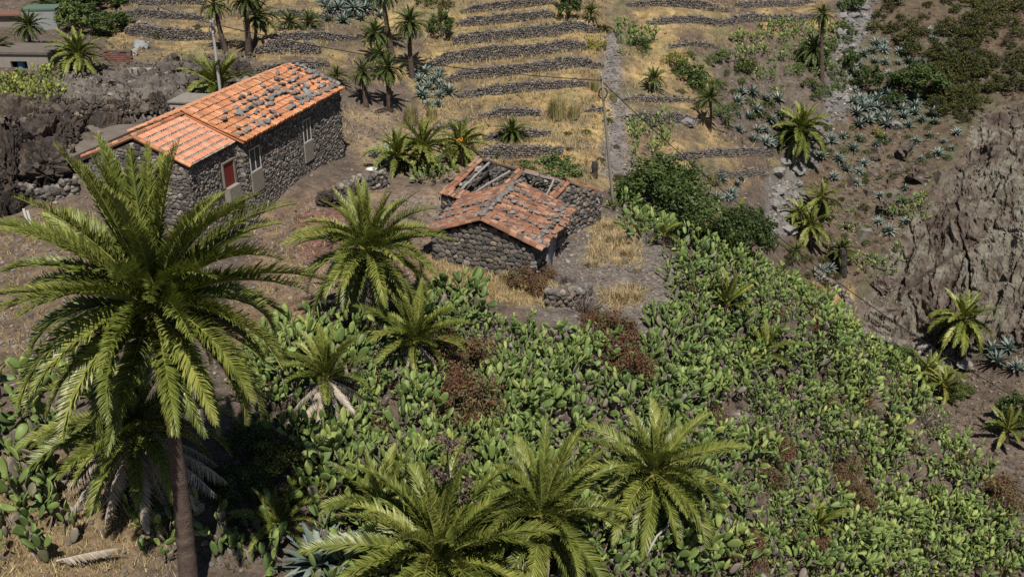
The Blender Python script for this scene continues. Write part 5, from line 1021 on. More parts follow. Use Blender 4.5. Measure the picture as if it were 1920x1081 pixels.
for u, v, r, lab, key in ((985, 540, 46, 'mottled bush in the straw below the hut front', 'leaf_red'), (1010, 520, 34, 'green and rusty bush under the hut corner', 'leaf_red'), (880, 480, 28, 'olive bush against the hut front wall', 'leaf_olive'), (530, 880, 60, 'yellow green bush at the edge of the palm shadow', 'leaf_yellow'), (575, 930, 40, 'small yellow green bush beside the agave', 'leaf_yellow'), (470, 830, 50, 'dark bush in the deep shade of the tallest palm', 'leaf_mid'), (450, 920, 60, 'dark low bush in the palm shade behind the trunk', 'leaf_mid'),
                          (302, 70, 14, 'small round olive bush against the left terrace wall', 'leaf_olive'), (1690, 690, 44, 'green bush under the end of the path', 'leaf_mid'), (1650, 670, 30, 'dark bush at the cactus edge by the path', 'leaf_dark'), (1800, 740, 30, 'green bush behind the ravine edge palms', 'leaf_mid'), (1400, 130, 22, 'olive bush at the foot of the upper cactus patch', 'leaf_olive'), (1290, 150, 36, 'green bush above the slim palm', 'leaf_mid'), (1310, 165, 30, 'dark bush touching the slim palm', 'leaf_dark'), (1265, 120, 26, 'yellow green bush on the terrace edge above the little palm', 'leaf_yellow'), (1200, 90, 24, 'dark green bush right of the gully top', 'leaf_dark'), (1645, 255, 16, 'bright green cushion bush in the agave row', 'leaf_yellow'), (1655, 265, 14, 'green cushion bush beside the bright one', 'leaf_mid'),
                          (1100, 250, 10, 'round green cushion bush near the reed clump', 'leaf_mid'), (1130, 60, 16, 'pale bush left of the gully top', 'leaf_olive'), (1115, 92, 22, 'yellow green bush at the end of the fourth terrace', 'leaf_yellow'), (200, 65, 24, 'green weeds below the ruins', 'leaf_mid'), (370, 55, 10, 'tiny bush on the left terraces', 'leaf_olive'), (800, 10, 22, 'leafy bush at the top beside the agave bank', 'leaf_mid'), (835, 15, 16, 'olive bush at the top beside the leafy one', 'leaf_olive'), (1760, 215, 20, 'olive bush at the right of the agave clusters', 'leaf_olive')):
    shrub('shrub', (BIG if v > 400 and key in BIG else SH)[key], u, v, r, lab, 'shrub', None, .95)
shrub_zone([(1650, 0), (1920, 0), (1920, 170), (1800, 185), (1760, 120), (1640, 80)], 2.3, 900, 91, 'leaf_olive', 'dark olive shrub scattered over the upper far slope', 'olive shrubs on the upper far slope', .6, 1.45, .95)
shrub_zone([(1740, 90), (1840, 80), (1870, 170), (1800, 230), (1730, 190)], 1.4, 300, 92, 'leaf_olive', 'brownish olive shrub beside the wide green shrub tree', 'olive shrubs by the shrub tree', .7, 1.4, .95)
shrub_zone([(1740, 20), (1920, 40), (1920, 220), (1800, 230)], 3.4, 300, 98, 'twig', 'grey brown dry bush between the olive shrubs of the far slope', 'dry bushes on the far slope', .4, .9, .8, 'dry_bush', 'bush')
shrub_zone([(1540, 230), (1760, 230), (1760, 330), (1640, 420), (1540, 400), (1520, 330)], 3.0, 300, 93, 'leaf_olive', 'small low shrub on the earth slope below the agaves', 'low shrubs on the earth slope', .25, .55, .7)
shrub_zone([(1540, 230), (1760, 230), (1800, 320), (1700, 420), (1600, 480), (1530, 420)], 1.7, 600, 134, 'leaf_mid', 'small green bush dotted over the brown slope above the stump', 'green bushes on the brown slope', .2, .5, .8)
shrub_zone([(1720, 420), (1850, 260), (1910, 300), (1900, 600), (1760, 600)], 3.0, 300, 135, 'leaf_olive', 'tiny bush growing in a crack of the cliff', 'bushes in the cliff', .2, .45, .8)
shrub_zone([(1260, 100), (1380, 110), (1480, 230), (1340, 220), (1270, 180)], 1.8, 400, 94, 'leaf_mid', 'green shrub on the slope left of the stream bed', 'green shrubs left of the stream bed', .45, 1.0, .8)
shrub_zone([(1470, 120), (1600, 30), (1590, 160), (1520, 200)], 1.8, 300, 95, 'leaf_mid', 'green shrub around the very tall lone palm', 'green shrubs round the tall lone palm', .6, 1.1, .8)
shrub_zone([(850, 300), (1150, 220), (1180, 340), (1100, 345), (960, 320)], 3.2, 150, 96, 'leaf_olive', 'small olive shrub on the lowest terraces', 'shrubs on the lowest terraces', .25, .6, .7)
shrub_zone([(1460, 480), (1560, 480), (1580, 530), (1480, 560)], 1.4, 200, 97, 'leaf_olive', 'dry olive shrub above the straw plot', 'shrubs above the straw plot', .3, .7, .7)
for u, v, r, lab in ((1045, 222, 36, 'tall yellow green reed clump on the terraces'), (1075, 222, 24, 'smaller reed clump beside the tall one'), (1115, 170, 16, 'pale reed clump at the terrace end by the gully'), (1150, 190, 16, 'reed clump beside the grey gully'), (770, 232, 30, 'dry reed clump above the palms behind the roofless house'), (810, 225, 22, 'greenish reed clump below the agaves of the grove'), (1335, 345, 20, 'dry reed clump above the round dark tree')):
    shrub('reed_clump', RD, u, v, r, lab, 'reeds', 'reed clumps', 1.4, 0)
for u, v, r, lab in ((1150, 455, 30, 'bright straw tuft right of the roofless house wall'), (1175, 480, 26, 'pale straw tuft in the middle of the yard'), (1140, 430, 24, 'straw tuft at the wall corner by the pole foot'), (1165, 563, 30, 'bright straw tuft at the yard end above the cactus'), (1195, 560, 22, 'straw tuft right of the yard end one'), (1110, 500, 22, 'straw tuft beside the hut door'), (950, 525, 26, 'straw tuft below the hut front'), (860, 520, 26, 'straw tuft at the left below the hut'), (1195, 510, 16, 'small straw tuft at the crest')):
    shrub('straw_tuft', ST, u, v, r, lab, 'grass tuft', 'straw tufts in the yard', .7, 0)
# ------------------------------------------------------------------ poles, lines, stumps
def pole(lab, base, top, r, mat, coil_v, coil_r):
    root = ob('utility_pole', None, loc=tuple(base), label=lab, cat='utility pole', group='utility poles'); t = np.linspace(-.05, 1, 8)[:, None]; V, Q, T = tube((top - base) * t, r * np.linspace(1.1, .75, 8), 9); ob('shaft', MB().add(V, Q, T, .5).mesh('shaft', mat, smooth=True), parent=root)
    h = (top - base); br = ob('bracket', MB().add(box(-.06, .06, -.35, .35, -.05, .05) + h * .985, BQ, None, .4).mesh('bracket', M['wood']), parent=root)
    for s in (-.28, .28): V, Q, T = tube([h * .985 + X3(0, s, .05), h * .985 + X3(0, s, .13), h * .985 + X3(0, s, .2)], [.05, .07, .03], 7); ob('insulator', MB().add(V, Q, T, .6).mesh('insulator', M['cement']), parent=br)
    a = np.linspace(0, 2 * math.pi, 25); mb = MB()
    for k in range(3): V, Q, T = tube(np.stack([np.cos(a) * coil_r * (1 - .05 * k), 0 * a - r - .03 - .02 * k, np.sin(a) * coil_r * 1.25 * (1 - .04 * k)], -1) + h * coil_v, .025, 5, False); mb.add(V, Q, T, .5)
    ob('cable_coil', mb.mesh('cable_coil', M['cable']), parent=root); return base + h
pb1 = G(416, 196); pt1 = at_y(397, 40, pb1[1]); pole('slim grey pole behind the orange roof', pb1, pt1, .11, M['concrete'], .9, .2)
pb2 = np.array([6.35, 56.6, hz(6.35, 56.6) - .1]); pt2 = at_y(1127, 140, pb2[1]); pole('weathered wooden pole behind the roofless house', pb2, pt2, .095, M['polewood'], .87, .26)
def line(lab, a, b, sag, r=.028):
    t = np.linspace(0, 1, 40)[:, None]; p = a + (b - a) * t; p[:, 2] -= (4 * sag * t * (1 - t))[:, 0]; V, Q, T = tube(p, r, 5); mb = MB().add(V, Q, T, .5)
    
    ob('power_line', mb.mesh('power_line', M['cable']), label=lab, cat='cable', group='overhead power lines')
line('black cable sagging between the grey pole and the wooden pole', pt1 - X3(0, 0, .15), pt2 - X3(0, 0, .35), .55); line('black cable rising from the grey pole to the top edge', P(250, -14, 62), pt1 - X3(0, 0, .1), .3); line('black cable running down from the wooden pole across the ravine', pt2 - X3(0, 0, .35), P(1990, 790, 64), 1.6)
def stump(name, lab, u, v0, v1, r, mat, cat='stump'):
    b = G(u, v1); top = at_y(u, v0, b[1]) - b; n = 9; t = np.linspace(-.1, 1, n); rg = np.random.default_rng(int(u)); V, Q, T = tube(top[None] * t[:, None], r * (1 + .12 * rg.normal(size=n)), 10); V += rg.normal(0, r * .07, V.shape); return ob(name, MB().add(V, Q, T, rg.uniform(.2, .7, len(V))).mesh(name, mat), loc=tuple(b), label=lab, cat=cat)
stump('palm_stump', 'charred black palm stump standing in front of a skirted palm', 1581, 466, 516, .3, M['darkwood']); stump('tree_stump', 'dark broken trunk behind the roofless house left of the wooden pole', 1115, 303, 333, .22, M['darkwood'])
b = G(54, 434); mb = MB()
for dx, h in ((0, 1.15), (.16, 1.05)): mb.add(box(dx, dx + .11, 0, .04, -.2, h) @ Matrix.Rotation(.06, 3, 'Y'), BQ, None, .8)
ob('plank_stake', mb.mesh('plank_stake', M['white']), loc=tuple(b), label='pale double plank stake standing on the earth at the left edge', cat='stake')
# ------------------------------------------------------------------ rock
def big_rock(seed, sub=3, rough=.35, blocky=0.5):
    V, T = IC2V.copy(), IC2T
    for _ in range(sub - 1):
        c = {}; V = list(V); T2 = []
        def mid(a, b):
            k = (min(a, b), max(a, b))
            if k not in c: m_ = V[a] + V[b]; V.append(m_ / np.linalg.norm(m_)); c[k] = len(V) - 1
            return c[k]
        for a, b, d in T: x, y, z = mid(a, b), mid(b, d), mid(d, a); T2 += [[a, x, z], [b, y, x], [d, z, y], [x, y, z]]
        V = np.array(V); T = np.array(T2)
    rg = np.random.default_rng(seed); N0 = V.copy()
    for k in range(9):
        d = rg.normal(size=3); d /= np.linalg.norm(d); cc = rg.uniform(.5, .9); s = V @ d; V = V - (np.maximum(s - cc, 0) * blocky * 1.6)[:, None].clip(0, 1) * d
    w1, w2, wi = worley(N0[:, 0] * 2.4 + N0[:, 2] * 1.3, N0[:, 1] * 2.4 - N0[:, 2] * 1.7, seed); x1, x2, xi = worley(N0[:, 0] * 6 + N0[:, 2] * 4.3, N0[:, 1] * 6 - N0[:, 2] * 4.1, seed + 3)
    V = V * (1 + rough * ((wi - .5) * .7 + (xi - .5) * .35 + fbm(N0[:, 0] * 6 + seed, N0[:, 1] * 6 + N0[:, 2] * 5.1, seed) * .7 - .35 * np.clip(.12 - (w2 - w1), 0, .12) / .12))[:, None]
    return V, T
LR = []
for k in range(4): V, T = big_rock(20 + k, 4, .62); LR.append(MB().add(V, None, T, np.random.default_rng(k).uniform(.3, .7, len(V))).mesh('lava_rock', M['lava']))
M['crag'] = pmat('lichened_crag', [(0, (.04, .029, .025)), (.3, (.082, .062, .052)), (.55, (.13, .107, .087)), (.75, (.17, .156, .125)), (1, (.23, .218, .18))], .95, (1.2, 1.2), 1.0, 3.5, spec=.1)
def rock_face(name, poly, step, mat, lab, fn, soft=16, lift=.25):
    """a craggy skin of rock over the steep ground of a zone: fine mesh pushed out along the slope's normal"""
    u = np.array([p[0] for p in poly]); v = np.array([p[1] for p in poly]); h_, _ = hits(np.clip(u, -60, 2000), v); x0, x1 = h_[:, 0].min() - 1.5, h_[:, 0].max() + 1.5; y0, y1 = h_[:, 1].min() - 1.5, h_[:, 1].max() + 1.5
    ax = np.arange(x0, x1, step); ay = np.arange(y0, y1, step); X, Y = np.meshgrid(ax, ay); Z = hz(X, Y); Zs = bil(_cx, _cy, _cZ, X, Y); gy_, gx_ = np.gradient(Zs, step); nr = np.stack([-gx_, -gy_, np.ones_like(gx_)], -1); nr /= np.linalg.norm(nr, axis=-1)[..., None]
    U_, V_, _ = proj(X, Y, Zs); mk = softmask(U_ + 20 * fbm(X * .6, Y * .6, 5), V_ + 14 * fbm(X * .6, Y * .6, 6), poly, soft, 14); dsp = fn(X, Y, Z); off = dsp * mk + lift * mk - .5 * (1 - mk)
    Pt = np.stack([X, Y, Z], -1) + nr * off[..., None] + np.stack([.12 * fbm(X * 3, Y * 3, 91), .12 * fbm(X * 3, Y * 3, 92), 0 * X], -1)
    ny, nx = X.shape; idx = np.arange(ny * nx).reshape(ny, nx); Q = np.stack([idx[:-1, :-1], idx[:-1, 1:], idx[1:, 1:], idx[1:, :-1]], -1).reshape(-1, 4); keep = mk.ravel()[Q].max(1) > .02; var = .5 + .9 * fbm(X * .35, Y * .35, 95) + .5 * fbm(X * 1.3, Y * 1.3, 96) + .12 * np.clip(dsp, -1, 1)
    return ob(name, MB().add(Pt.reshape(-1, 3), Q[keep], None, np.clip(var.ravel(), 0, 1)).mesh(name, mat), kind='structure', label=lab)
def billow(x, y, seed, o=6, gain=.55):
    t = 0; a = 1.0; f = 1.0
    for i in range(o):
        t = t + a * np.abs(2 * vn(x * f + 3.1 * i + y * .3 * f, y * f - 1.7 * i - x * .25 * f, seed + i * 13) - 1); a *= gain; f *= 2.07
    return t
def cliff_fn(X, Y, Z):
    s = X * .85 - Y * .5 + 1.5 * fbm(X * .35, Y * .35, 11, 3); t = Y * .6 + X * .45; a1, a2, ai = worley(s * .33, t * .19, 101)
    return .55 * billow(s * .42, t * .24, 201, 5, .5) + .9 * facets(s * .38, t * .25, 301) + .5 * facets(s * 1.0 + .3 * t, t * .75, 311) + .28 * facets(s * 2.4, t * 2.0 + .4 * s, 321) + .13 * facets(X * 5, Y * 5, 331) + .8 * fbm(X * .2, Y * .2, 121, 3) - .9 * np.clip(.04 - (a2 - a1), 0, .04) / .04
def lava_fn(X, Y, Z):
    a1, a2, ai = worley(X * .45, Y * .45 + Z * .2, 131); x = X + .5 * fbm(X * .7, Y * .7, 35); return .5 * billow(x * .55, Y * .6, 211, 5, .5) + 1.0 * facets(x * .6, Y * .6 + Z * .3, 341) + .6 * facets(x * 1.4, Y * 1.4 + Z * .6, 351) + .3 * facets(x * 3.2, Y * 3.2, 361) + .15 * facets(X * 7, Y * 7, 371) + .5 * (ai - .4) - .6 * np.clip(.08 - (a2 - a1), 0, .08) / .08
def slope_n(x, y):
    e = .8; gx_ = (bil(_cx, _cy, _cZ, x + e, y) - bil(_cx, _cy, _cZ, x - e, y)) / (2 * e); gy_ = (bil(_cx, _cy, _cZ, x, y + e) - bil(_cx, _cy, _cZ, x, y - e)) / (2 * e); n = np.stack([-gx_, -gy_, np.ones_like(gx_)], -1); return n / np.linalg.norm(n, axis=-1)[:, None]
def block_field(parent, poly, specs, mat, angular=True, up=0.0):
    """broken blocks of rock bedded in the face: faceted, every one cut differently"""
    mb = MB(); tp = []
    for k in range(14):
        rg = np.random.default_rng(300 + k)
        if angular:
            V = box(-1, 1, -1, 1, -1, 1) * (1 + rg.uniform(-.28, .18, (8, 3))); V[4:, :2] *= rg.uniform(.5, .95); V = V @ np.array(Euler(tuple(rg.normal(0, .12, 3))).to_matrix()).T; tp.append((V, BQ, NOT))
        else: V, T = rock_templates(1, 1)[0]; tp.append((V * (1 + rg.normal(0, .1, (len(V), 1))), NOQ, T))
    for r, n, seed, s0, s1, el in specs:
        s = scatter(poly, r, n, seed, .5); k = len(s)
        if k == 0: continue
        sz = s0 + (s1 - s0) * rng.random(k) ** 2.2; nr = slope_n(s[:, 0], s[:, 1]); R = np.array([np.array(Euler((rng.normal(.25, .22), rng.normal(.22, .2), rng.normal(.5, .35))).to_matrix()) for _ in range(k)]) if angular else rand_rot(k)
        sc = np.stack([sz * rng.uniform(.6, 1.1, k), sz * rng.uniform(.5, 1.0, k), sz * rng.uniform(.7, el, k)], -1); Mx = R * sc[:, None, :]; L_ = s[:, :3] + nr * (up - sz * (.45 if angular else .3))[:, None]; w = rng.integers(0, 14, k); tone = np.clip(.5 + 1.1 * fbm(s[:, 0] * .25, s[:, 1] * .25, 97) + rng.normal(0, .13, k), 0, 1)
        for i, (V, Q, T) in enumerate(tp): q = w == i; mb.many(V, Q, T, Mx[q], L_[q], tone[q])
    ob('rock_blocks', mb.mesh('rock_blocks', mat), parent=parent, kind='stuff')
cl = rock_face('cliff', CLIFF, .1, M['crag'], 'steep lichened cliff face with vertical cracks', cliff_fn, 45, .45)
block_field(cl, [(1640, 280), (1790, 330), (1700, 440), (1650, 530), (1560, 480), (1580, 350)], [(2.2, 400, 404, .3, .9, 1.3), (1.0, 900, 405, .1, .35, 1.2)], M['crag'])
lv = rock_face('lava_outcrop', LAVA, .08, M['lava'], 'black lava outcrop left of the long house', lava_fn, 12, .2)
LAVB = [(-40, 200), (130, 208), (310, 205), (330, 230), (150, 236), (135, 285), (70, 365), (0, 400), (-40, 400)]
block_field(lv, LAVB, [(1.3, 500, 411, .2, .7, 1.1), (.5, 2000, 412, .1, .35, 1.1), (.22, 4000, 413, .06, .2, 1.1)], M['lava'], False, .75)
M['grey_crag'] = pmat('grey_brown_crag', [(0, (.05, .043, .039)), (.45, (.115, .1, .09)), (.75, (.165, .145, .125)), (1, (.25, .225, .195))], .95, (1.3, .9), 1.0, 5, spec=.1)
rl = rock_face('rocky_ledge', ROCKS, .09, M['grey_crag'], 'grey brown rocky ledge below the ruins', lambda X, Y, Z: .7 * lava_fn(X, Y, Z), 14, .0)
block_field(rl, ROCKS, [(1.9, 300, 421, .15, .5, 1.0), (.6, 1800, 422, .08, .3, 1.0)], M['grey_crag'], False, .4)
CR = []
for k in range(4): V, T = big_rock(40 + k, 3, .6, 1.0); CR.append(MB().add(V, None, T, np.random.default_rng(k).uniform(.25, .65, len(V))).mesh('crag', M['crag']))
BR = []
for k in range(5): V, T = big_rock(60 + k, 2, .3, .6); BR.append(MB().add(V, None, T, .5).mesh('boulder', M['stone_grey']))
def rock(name, meshes, u, v, wpx, hpx, lab, cat, grp=None, sink=.4, deep=None):
    b = G(u, v); d = proj(*b)[2]; rx = wpx / 2 / F * d; rz = hpx / 2 / F * d * 1.05; ry = rx * .85 if deep is None else deep
    return ob(name, meshes[rng.integers(len(meshes))], M=Matrix.Translation((b[0], b[1] + ry * .5, b[2] + rz * (1 - sink))) @ Matrix.Rotation(rng.uniform(-.6, .6), 4, 'Z') @ Matrix.Diagonal((rx, ry, rz, 1)), label=lab, cat=cat, group=grp)
for u, v, w, h, lab in ((75, 352, 110, 110, 'huge black lava block at the left edge beside the slab'), (14, 350, 90, 130, 'black lava block cut by the left picture edge'), (112, 272, 60, 70, 'rounded lava block under the chimney pillar'), (215, 222, 60, 40, 'hollowed lava rock above the stone slab'), (295, 210, 40, 46, 'upright lava rock near the pink wall'), (445, 150, 54, 40, 'grey boulder behind the orange roof near the palm'), (620, 388, 56, 36, 'grey rock at the corner foot of the long house'), (655, 366, 40, 26, 'pale grey rock above the red earth')):
    rock('lava_rock', LR, u, v, w, h, lab, 'rock', 'lava rocks', .5)
for u, v, w, h, lab in ((1640, 300, 26, 30, 'dark jagged rock on the earth slope above the clustered palms'), (1700, 300, 40, 44, 'jagged rock with black shadow left of the cliff top'), (1660, 400, 40, 30, 'brown ledge rock on the slope left of the cliff'), (1720, 345, 44, 40, 'ledge rock touching the left rim of the cliff'), (1590, 430, 26, 20, 'small ledge rock right of the clustered palms'), (1655, 548, 40, 34, 'jagged rock at the foot of the cliff by the stump'), (1680, 325, 30, 24, 'low rock between two ledge rocks on the earth slope'), (1690, 610, 66, 40, 'split block at the cliff foot above the path'), (1745, 622, 60, 34, 'rounded block at the cliff foot near the lone palm')):
    rock('crag', CR, u, v, w, h, lab, 'rock', 'crags near the cliff', .5)
for s in scatter([STREAM, [(1470, 300), (1500, 320), (1480, 400), (1440, 420), (1450, 350)]], 1.5, 420, 61, .4):
    if s[4] < 470: q = rng.uniform(.25, .75); ob('boulder', BR[rng.integers(5)], M=Matrix.Translation((s[0], s[1], s[2] + q * .2)) @ Matrix.Rotation(rng.uniform(0, 6), 4, 'Z') @ Matrix.Diagonal((q * 1.2, q, q * .75, 1)), label='grey boulder in the dry stream bed', cat='boulder', group='boulders in the stream bed')
for u, v, w, h, lab in ((1452, 376, 24, 18, 'orange tinted boulder in the dry stream'), (1775, 690, 26, 22, 'dark boulder below the star shaped shadow'), (1810, 695, 30, 24, 'grey boulder at the foot of the lone palm'), (1680, 245, 26, 24, 'small upright rock above the agave row'), (1290, 238, 40, 18, 'grey rock under the slim palm'), (1730, 660, 30, 20, 'flat boulder on the path')):
    rock('boulder', BR, u, v, w, h, lab, 'boulder', None, .3)
# ------------------------------------------------------------------ low dry-stone walls built of single stones
def loose_wall(lab, foot, h, size, n_obj=60, mat='stone', grp='low dry stone walls', thick=.45):
    pts, _ = hits([p[0] for p in foot], [p[1] for p in foot]); seg = np.r_[0, np.cumsum(np.linalg.norm(np.diff(pts[:, :2], axis=0), axis=1))]; b = pts[0].copy(); root = ob('dry_stone_wall', None, loc=tuple(b), label=lab, cat='wall', group=grp); rest = MB(); n = 0
    core = MB(); k = max(2, int(seg[-1] / .8)); ss = np.linspace(0, seg[-1], k + 1); X = np.stack([np.interp(ss, seg, pts[:, i]) for i in range(3)], -1); X[:, 2] = hz(X[:, 0], X[:, 1])
    for i in range(k):
        A = X[i + 1] - X[i]; A /= np.linalg.norm(A); nr = np.array([A[1], -A[0], 0]); nr /= np.linalg.norm(nr); hh = h * rng.uniform(.7, 1.1); L_ = np.linalg.norm(X[i + 1] - X[i])
        if nr[1] > 0: nr = -nr
        sgn = 1 if np.cross(A, X3(0, 0, 1)) @ nr > 0 else -1
        p = [X[i], X[i + 1], X[i + 1] - nr * thick, X[i] - nr * thick]; core.add(np.array([q - X3(0, 0, .3) for q in p] + [q + X3(0, 0, hh * .92) for q in p]) - b, BQ, None, .3)
        A2, o2 = (A, X[i]) if sgn > 0 else (-A, X[i + 1])
        for side, oo in ((1, o2), (-1, None)):
            if side < 0: continue
            lay = wall_layout(L_, hh + .2, None, size, 700 + i); Mx, Lc, av = wall_frames(lay, oo - b - X3(0, 0, .15), A2, (0, 0, 1), nr, size * .4, i)
            for j in range(len(Lc)):
                if n < n_obj: ob('stone', STMV[min(5, int(av[j] * 6))][j % 4], parent=root, M=m4(Mx[j], Lc[j])); n += 1
                else: V, Q, T = STT[j % 8]; rest.add(V @ Mx[j].T + Lc[j], Q, T, av[j])
        m_ = int(L_ / size * 2.2) + 1; R = rand_rot(m_) * (size * rng.uniform(.35, .65, (m_, 1, 1))); t = rng.random((m_, 1)); V, T = RK[i % 8]
        rest.many(V, NOQ, T, R, X[i] - b + (X[i + 1] - X[i]) * t - nr * thick * rng.random((m_, 1)) + X3(0, 0, hh * .95), rng.uniform(.2, .9, m_))
    ob('wall_core', core.mesh('wall_core', M['mortar']), parent=root); ob('small_stones', rest.mesh('small_stones', M[mat]), parent=root, kind='stuff')
loose_wall('tumbled dry stone wall joining the far corner of the long house', [(640, 372), (690, 356), (728, 350)], 1.0, .34, 70); loose_wall('low dark stone wall below the yard in front of the twig bush', [(1025, 575), (1075, 578), (1110, 560)], .7, .3, 50); loose_wall('curving stone wall round the straw plot by the stump', [(1528, 522), (1562, 540), (1588, 568), (1594, 602)], .7, .35, 30); loose_wall('pale retaining wall along the path under the cliff', [(1596, 618), (1650, 648), (1715, 664), (1790, 668)], .6, .4, 30)
loose_wall('stone stub wall beside the low slab under the tallest palm crown', [(40, 372), (90, 378), (150, 362)], .7, .34, 30); loose_wall('stone row at the bare patch inside the cactus slope', [(1330, 800), (1370, 805), (1400, 790)], .35, .3, 20)
# ------------------------------------------------------------------ slabs, chimney, ruins at upper left
def slab(name, lab, px, z, th, mat, cat='slab', a=.5):
    p = [at_z(u, v, CZ + z) for u, v in px]; b = np.mean(p, 0); V, Q, T = prism([q - b for q in p], -th, 0); V[:len(p), 2] += rng.normal(0, .03, len(p)); o = ob(name, MB().add(V, Q, T, a).mesh(name, mat), loc=tuple(b), label=lab, cat=cat); return o
M['slabm'] = pmat('old_lime_slab', [(0, (.1, .085, .072)), (.5, (.155, .13, .11)), (1, (.24, .21, .18))], .95, (1.6, .8), .5, 12)
slab('stone_slab_roof', 'flat grey brown slab roof between lava rocks and the orange roof', [(97, 291), (133, 294), (180, 274), (269, 236), (262, 231), (158, 235), (136, 225), (130, 262)], -15.0, .45, M['slabm'], 'roof slab')
slab('stone_slab', 'low broken slab with orange tile pieces at the house corner', [(54, 360), (92, 363), (150, 344), (148, 326), (100, 318), (62, 342)], -16.55, .3, M['slabm'], 'slab', .6)
for i, (u, v, rz_) in enumerate(((95, 316, .3), (104, 321, .5), (88, 325, .2), (86, 339, .9))):
    p = at_z(u, v, CZ - 16.4); ob('broken_tile', TM_new[i % 4], M=Matrix.Translation(p) @ Matrix.Rotation(rz_ + 1.2, 4, 'Z') @ Matrix.Diagonal((1.5, 1.1, 1.2, 1)), label='orange roof tile piece lying on the low slab', cat='roof tile', group='tile pieces on the low slab')
cb = at_z(128, 264, CZ - 15.0); cb[2] -= .2; ch = ob('chimney_pillar', None, loc=tuple(cb), label='narrow brick chimney pillar capped with orange tile and stone', cat='chimney')
V = box(-.24, .24, -.2, .2, 0, 1.35); V[4:, 0] *= .85; ob('shaft', MB().add(V, BQ, None, .2).mesh('shaft', M['brick']), parent=ch)
for s in (-.16, .16): ob('cap_tile', TM_new[1], parent=ch, M=Matrix.Translation((s - .1, -.28, 1.38)) @ Matrix.Rotation(-.5 if s < 0 else .5, 4, 'Z') @ Matrix.Scale(1.3, 4))
V, T = RK[2]; ob('cap_stone', MB().add(V * X3(.3, .22, .12) + X3(0, 0, 1.58), None, T, .3).mesh('cap_stone', M['stone_grey']), parent=ch)
def block_house(name, lab, u, v, W_, D_, H_, ang, mat, cat, a=.5):
    b = G(u, v); return ob(name, None, M=Matrix.Translation((b[0], b[1], b[2] - .2)) @ Matrix.Rotation(ang, 4, 'Z'), label=lab, cat=cat)
r = block_house('pink_hut', 'low pink banded wall with pale parapet behind the orange roof', 352, 222, 3, 2, 2, -.15, None, 'building')
part_box('wall', M['plaster'], r, (-1.1, 1.5, 0, 2.2, -1, 1.15), .9); part_box('pink_band', M['pink'], r, (-1.13, 1.53, -.03, 2.23, .55, .85)); part_box('parapet', M['cement'], r, (-1.2, 1.6, -.08, 2.28, 1.153, 1.25), .1)
r = block_house('concrete_hut', 'weathered pale concrete hut with a dark opening and blue barrel', 48, 130, 4, 3, 2, -.05, None, 'hut'); c = MB()
for d_ in ((-2.6, -1.0, 0, .25, -.3, 1.25), (.2, 1.75, 0, .25, -.3, 1.25), (-1.0, .2, 0, .25, .75, 1.25), (-2.6, -2.35, .25, 3, -.3, 1.25), (1.5, 1.75, .25, 3, -.3, 1.25), (-2.6, 1.75, 3, 3.2, -.3, 1.25)): c.add(box(*d_), BQ, None, .45)
ob('wall', c.mesh('wall', M['plaster']), parent=r); ob('roof', MB().add(box(-2.7, 1.85, -.12, 3.25, 1.253, 1.42), BQ, None, .4).mesh('roof', M['slabm']), parent=r)
bp_ = np.array(r.matrix_basis @ Vector((-.5, .5, .05))); V, Q, T = tube([bp_ * 0, X3(0, 0, .35), X3(0, 0, .6)], [.25, .28, .25], 12); ob('barrel', MB().add(V, Q, T, .5).mesh('barrel', M['blue']), loc=tuple(bp_), label='blue barrel inside the opening of the concrete hut', cat='barrel')
r = block_house('block_ruin', 'grey block ruin with green edged roof at the top left', 74, 56, 4, 3, 2, .12, None, 'ruin'); part_box('wall', M['block'], r, (-1.2, 1.5, 0, 2.4, -.5, 1.75)); part_box('green_edge', M['green'], r, (-1.25, 1.55, -.06, 2.46, 1.753, 1.9)); part_box('side_wall', M['plaster'], r, (-3.4, -1.203, .6, .85, -.5, 1.3), .3); part_box('lean_roof', M['brick'], r, (-3.6, -1.26, .3, 2.6, 1.303, 1.42), .4)
r = block_house('brick_wall', 'crumbling red brick wall stub beside the ball shaped palm', 222, 116, 3, 1, 1, -.1, None, 'wall'); part_box('wall_core', M['mortar'], r, (-1.05, 1.05, .03, .3, -.4, 1.02)); bm_ = [MB().add(box(-.145, .145, -.03, .06, -.055, .055), BQ, None, t).mesh('brick', M['brick']) for t in (.2, .5, .8)]
for j in range(9):
    for i in range(7):
        if j > 6 and rng.random() < .5: continue
        ob('brick', bm_[rng.integers(3)], parent=r, loc=(-.93 + i * .31 + (.1 if j % 2 else -.05), .0, -.1 + j * .135))
r = block_house('concrete_block', 'pale cast concrete block on the rocky ledge', 262, 142, 2, 1, 1, -.1, None, 'block'); V = box(-.75, .75, 0, .8, -.3, .62); ob('body', MB().add(V, BQ, None, .3).mesh('body', M['cement']), parent=r)
for k in range(6): part_box('rib', M['cement'], r, (-.66 + k * .23, -.56 + k * .23, -.035, -.003, -.2, .55), .6)
for i, (u, v, w, h, lab) in enumerate(((266, 92, .6, .6, 'crumpled grey metal sheet leaning on rubble'), (251, 104, .3, .5, 'pale torn sheet beside the crumpled metal one'))):
    b = G(u, v); n = 6; xs = np.linspace(-w, w, n); V = [(x, rng.normal(0, .1) + .35 * z, z + rng.normal(0, .06)) for z in np.linspace(0, h, 4) for x in xs]; idx_ = np.arange(24).reshape(4, 6); Q = np.stack([idx_[:-1, :-1], idx_[:-1, 1:], idx_[1:, 1:], idx_[1:, :-1]], -1).reshape(-1, 4)
    Vb = np.array(V) + X3(0, .02, 0); mb = MB().add(V, Q, None, .5).add(Vb, Q[:, ::-1], None, .4); ob('metal_sheet', mb.mesh('metal_sheet', M['sheet'] if i == 0 else M['cement']), loc=tuple(b), label=lab, cat='sheet')
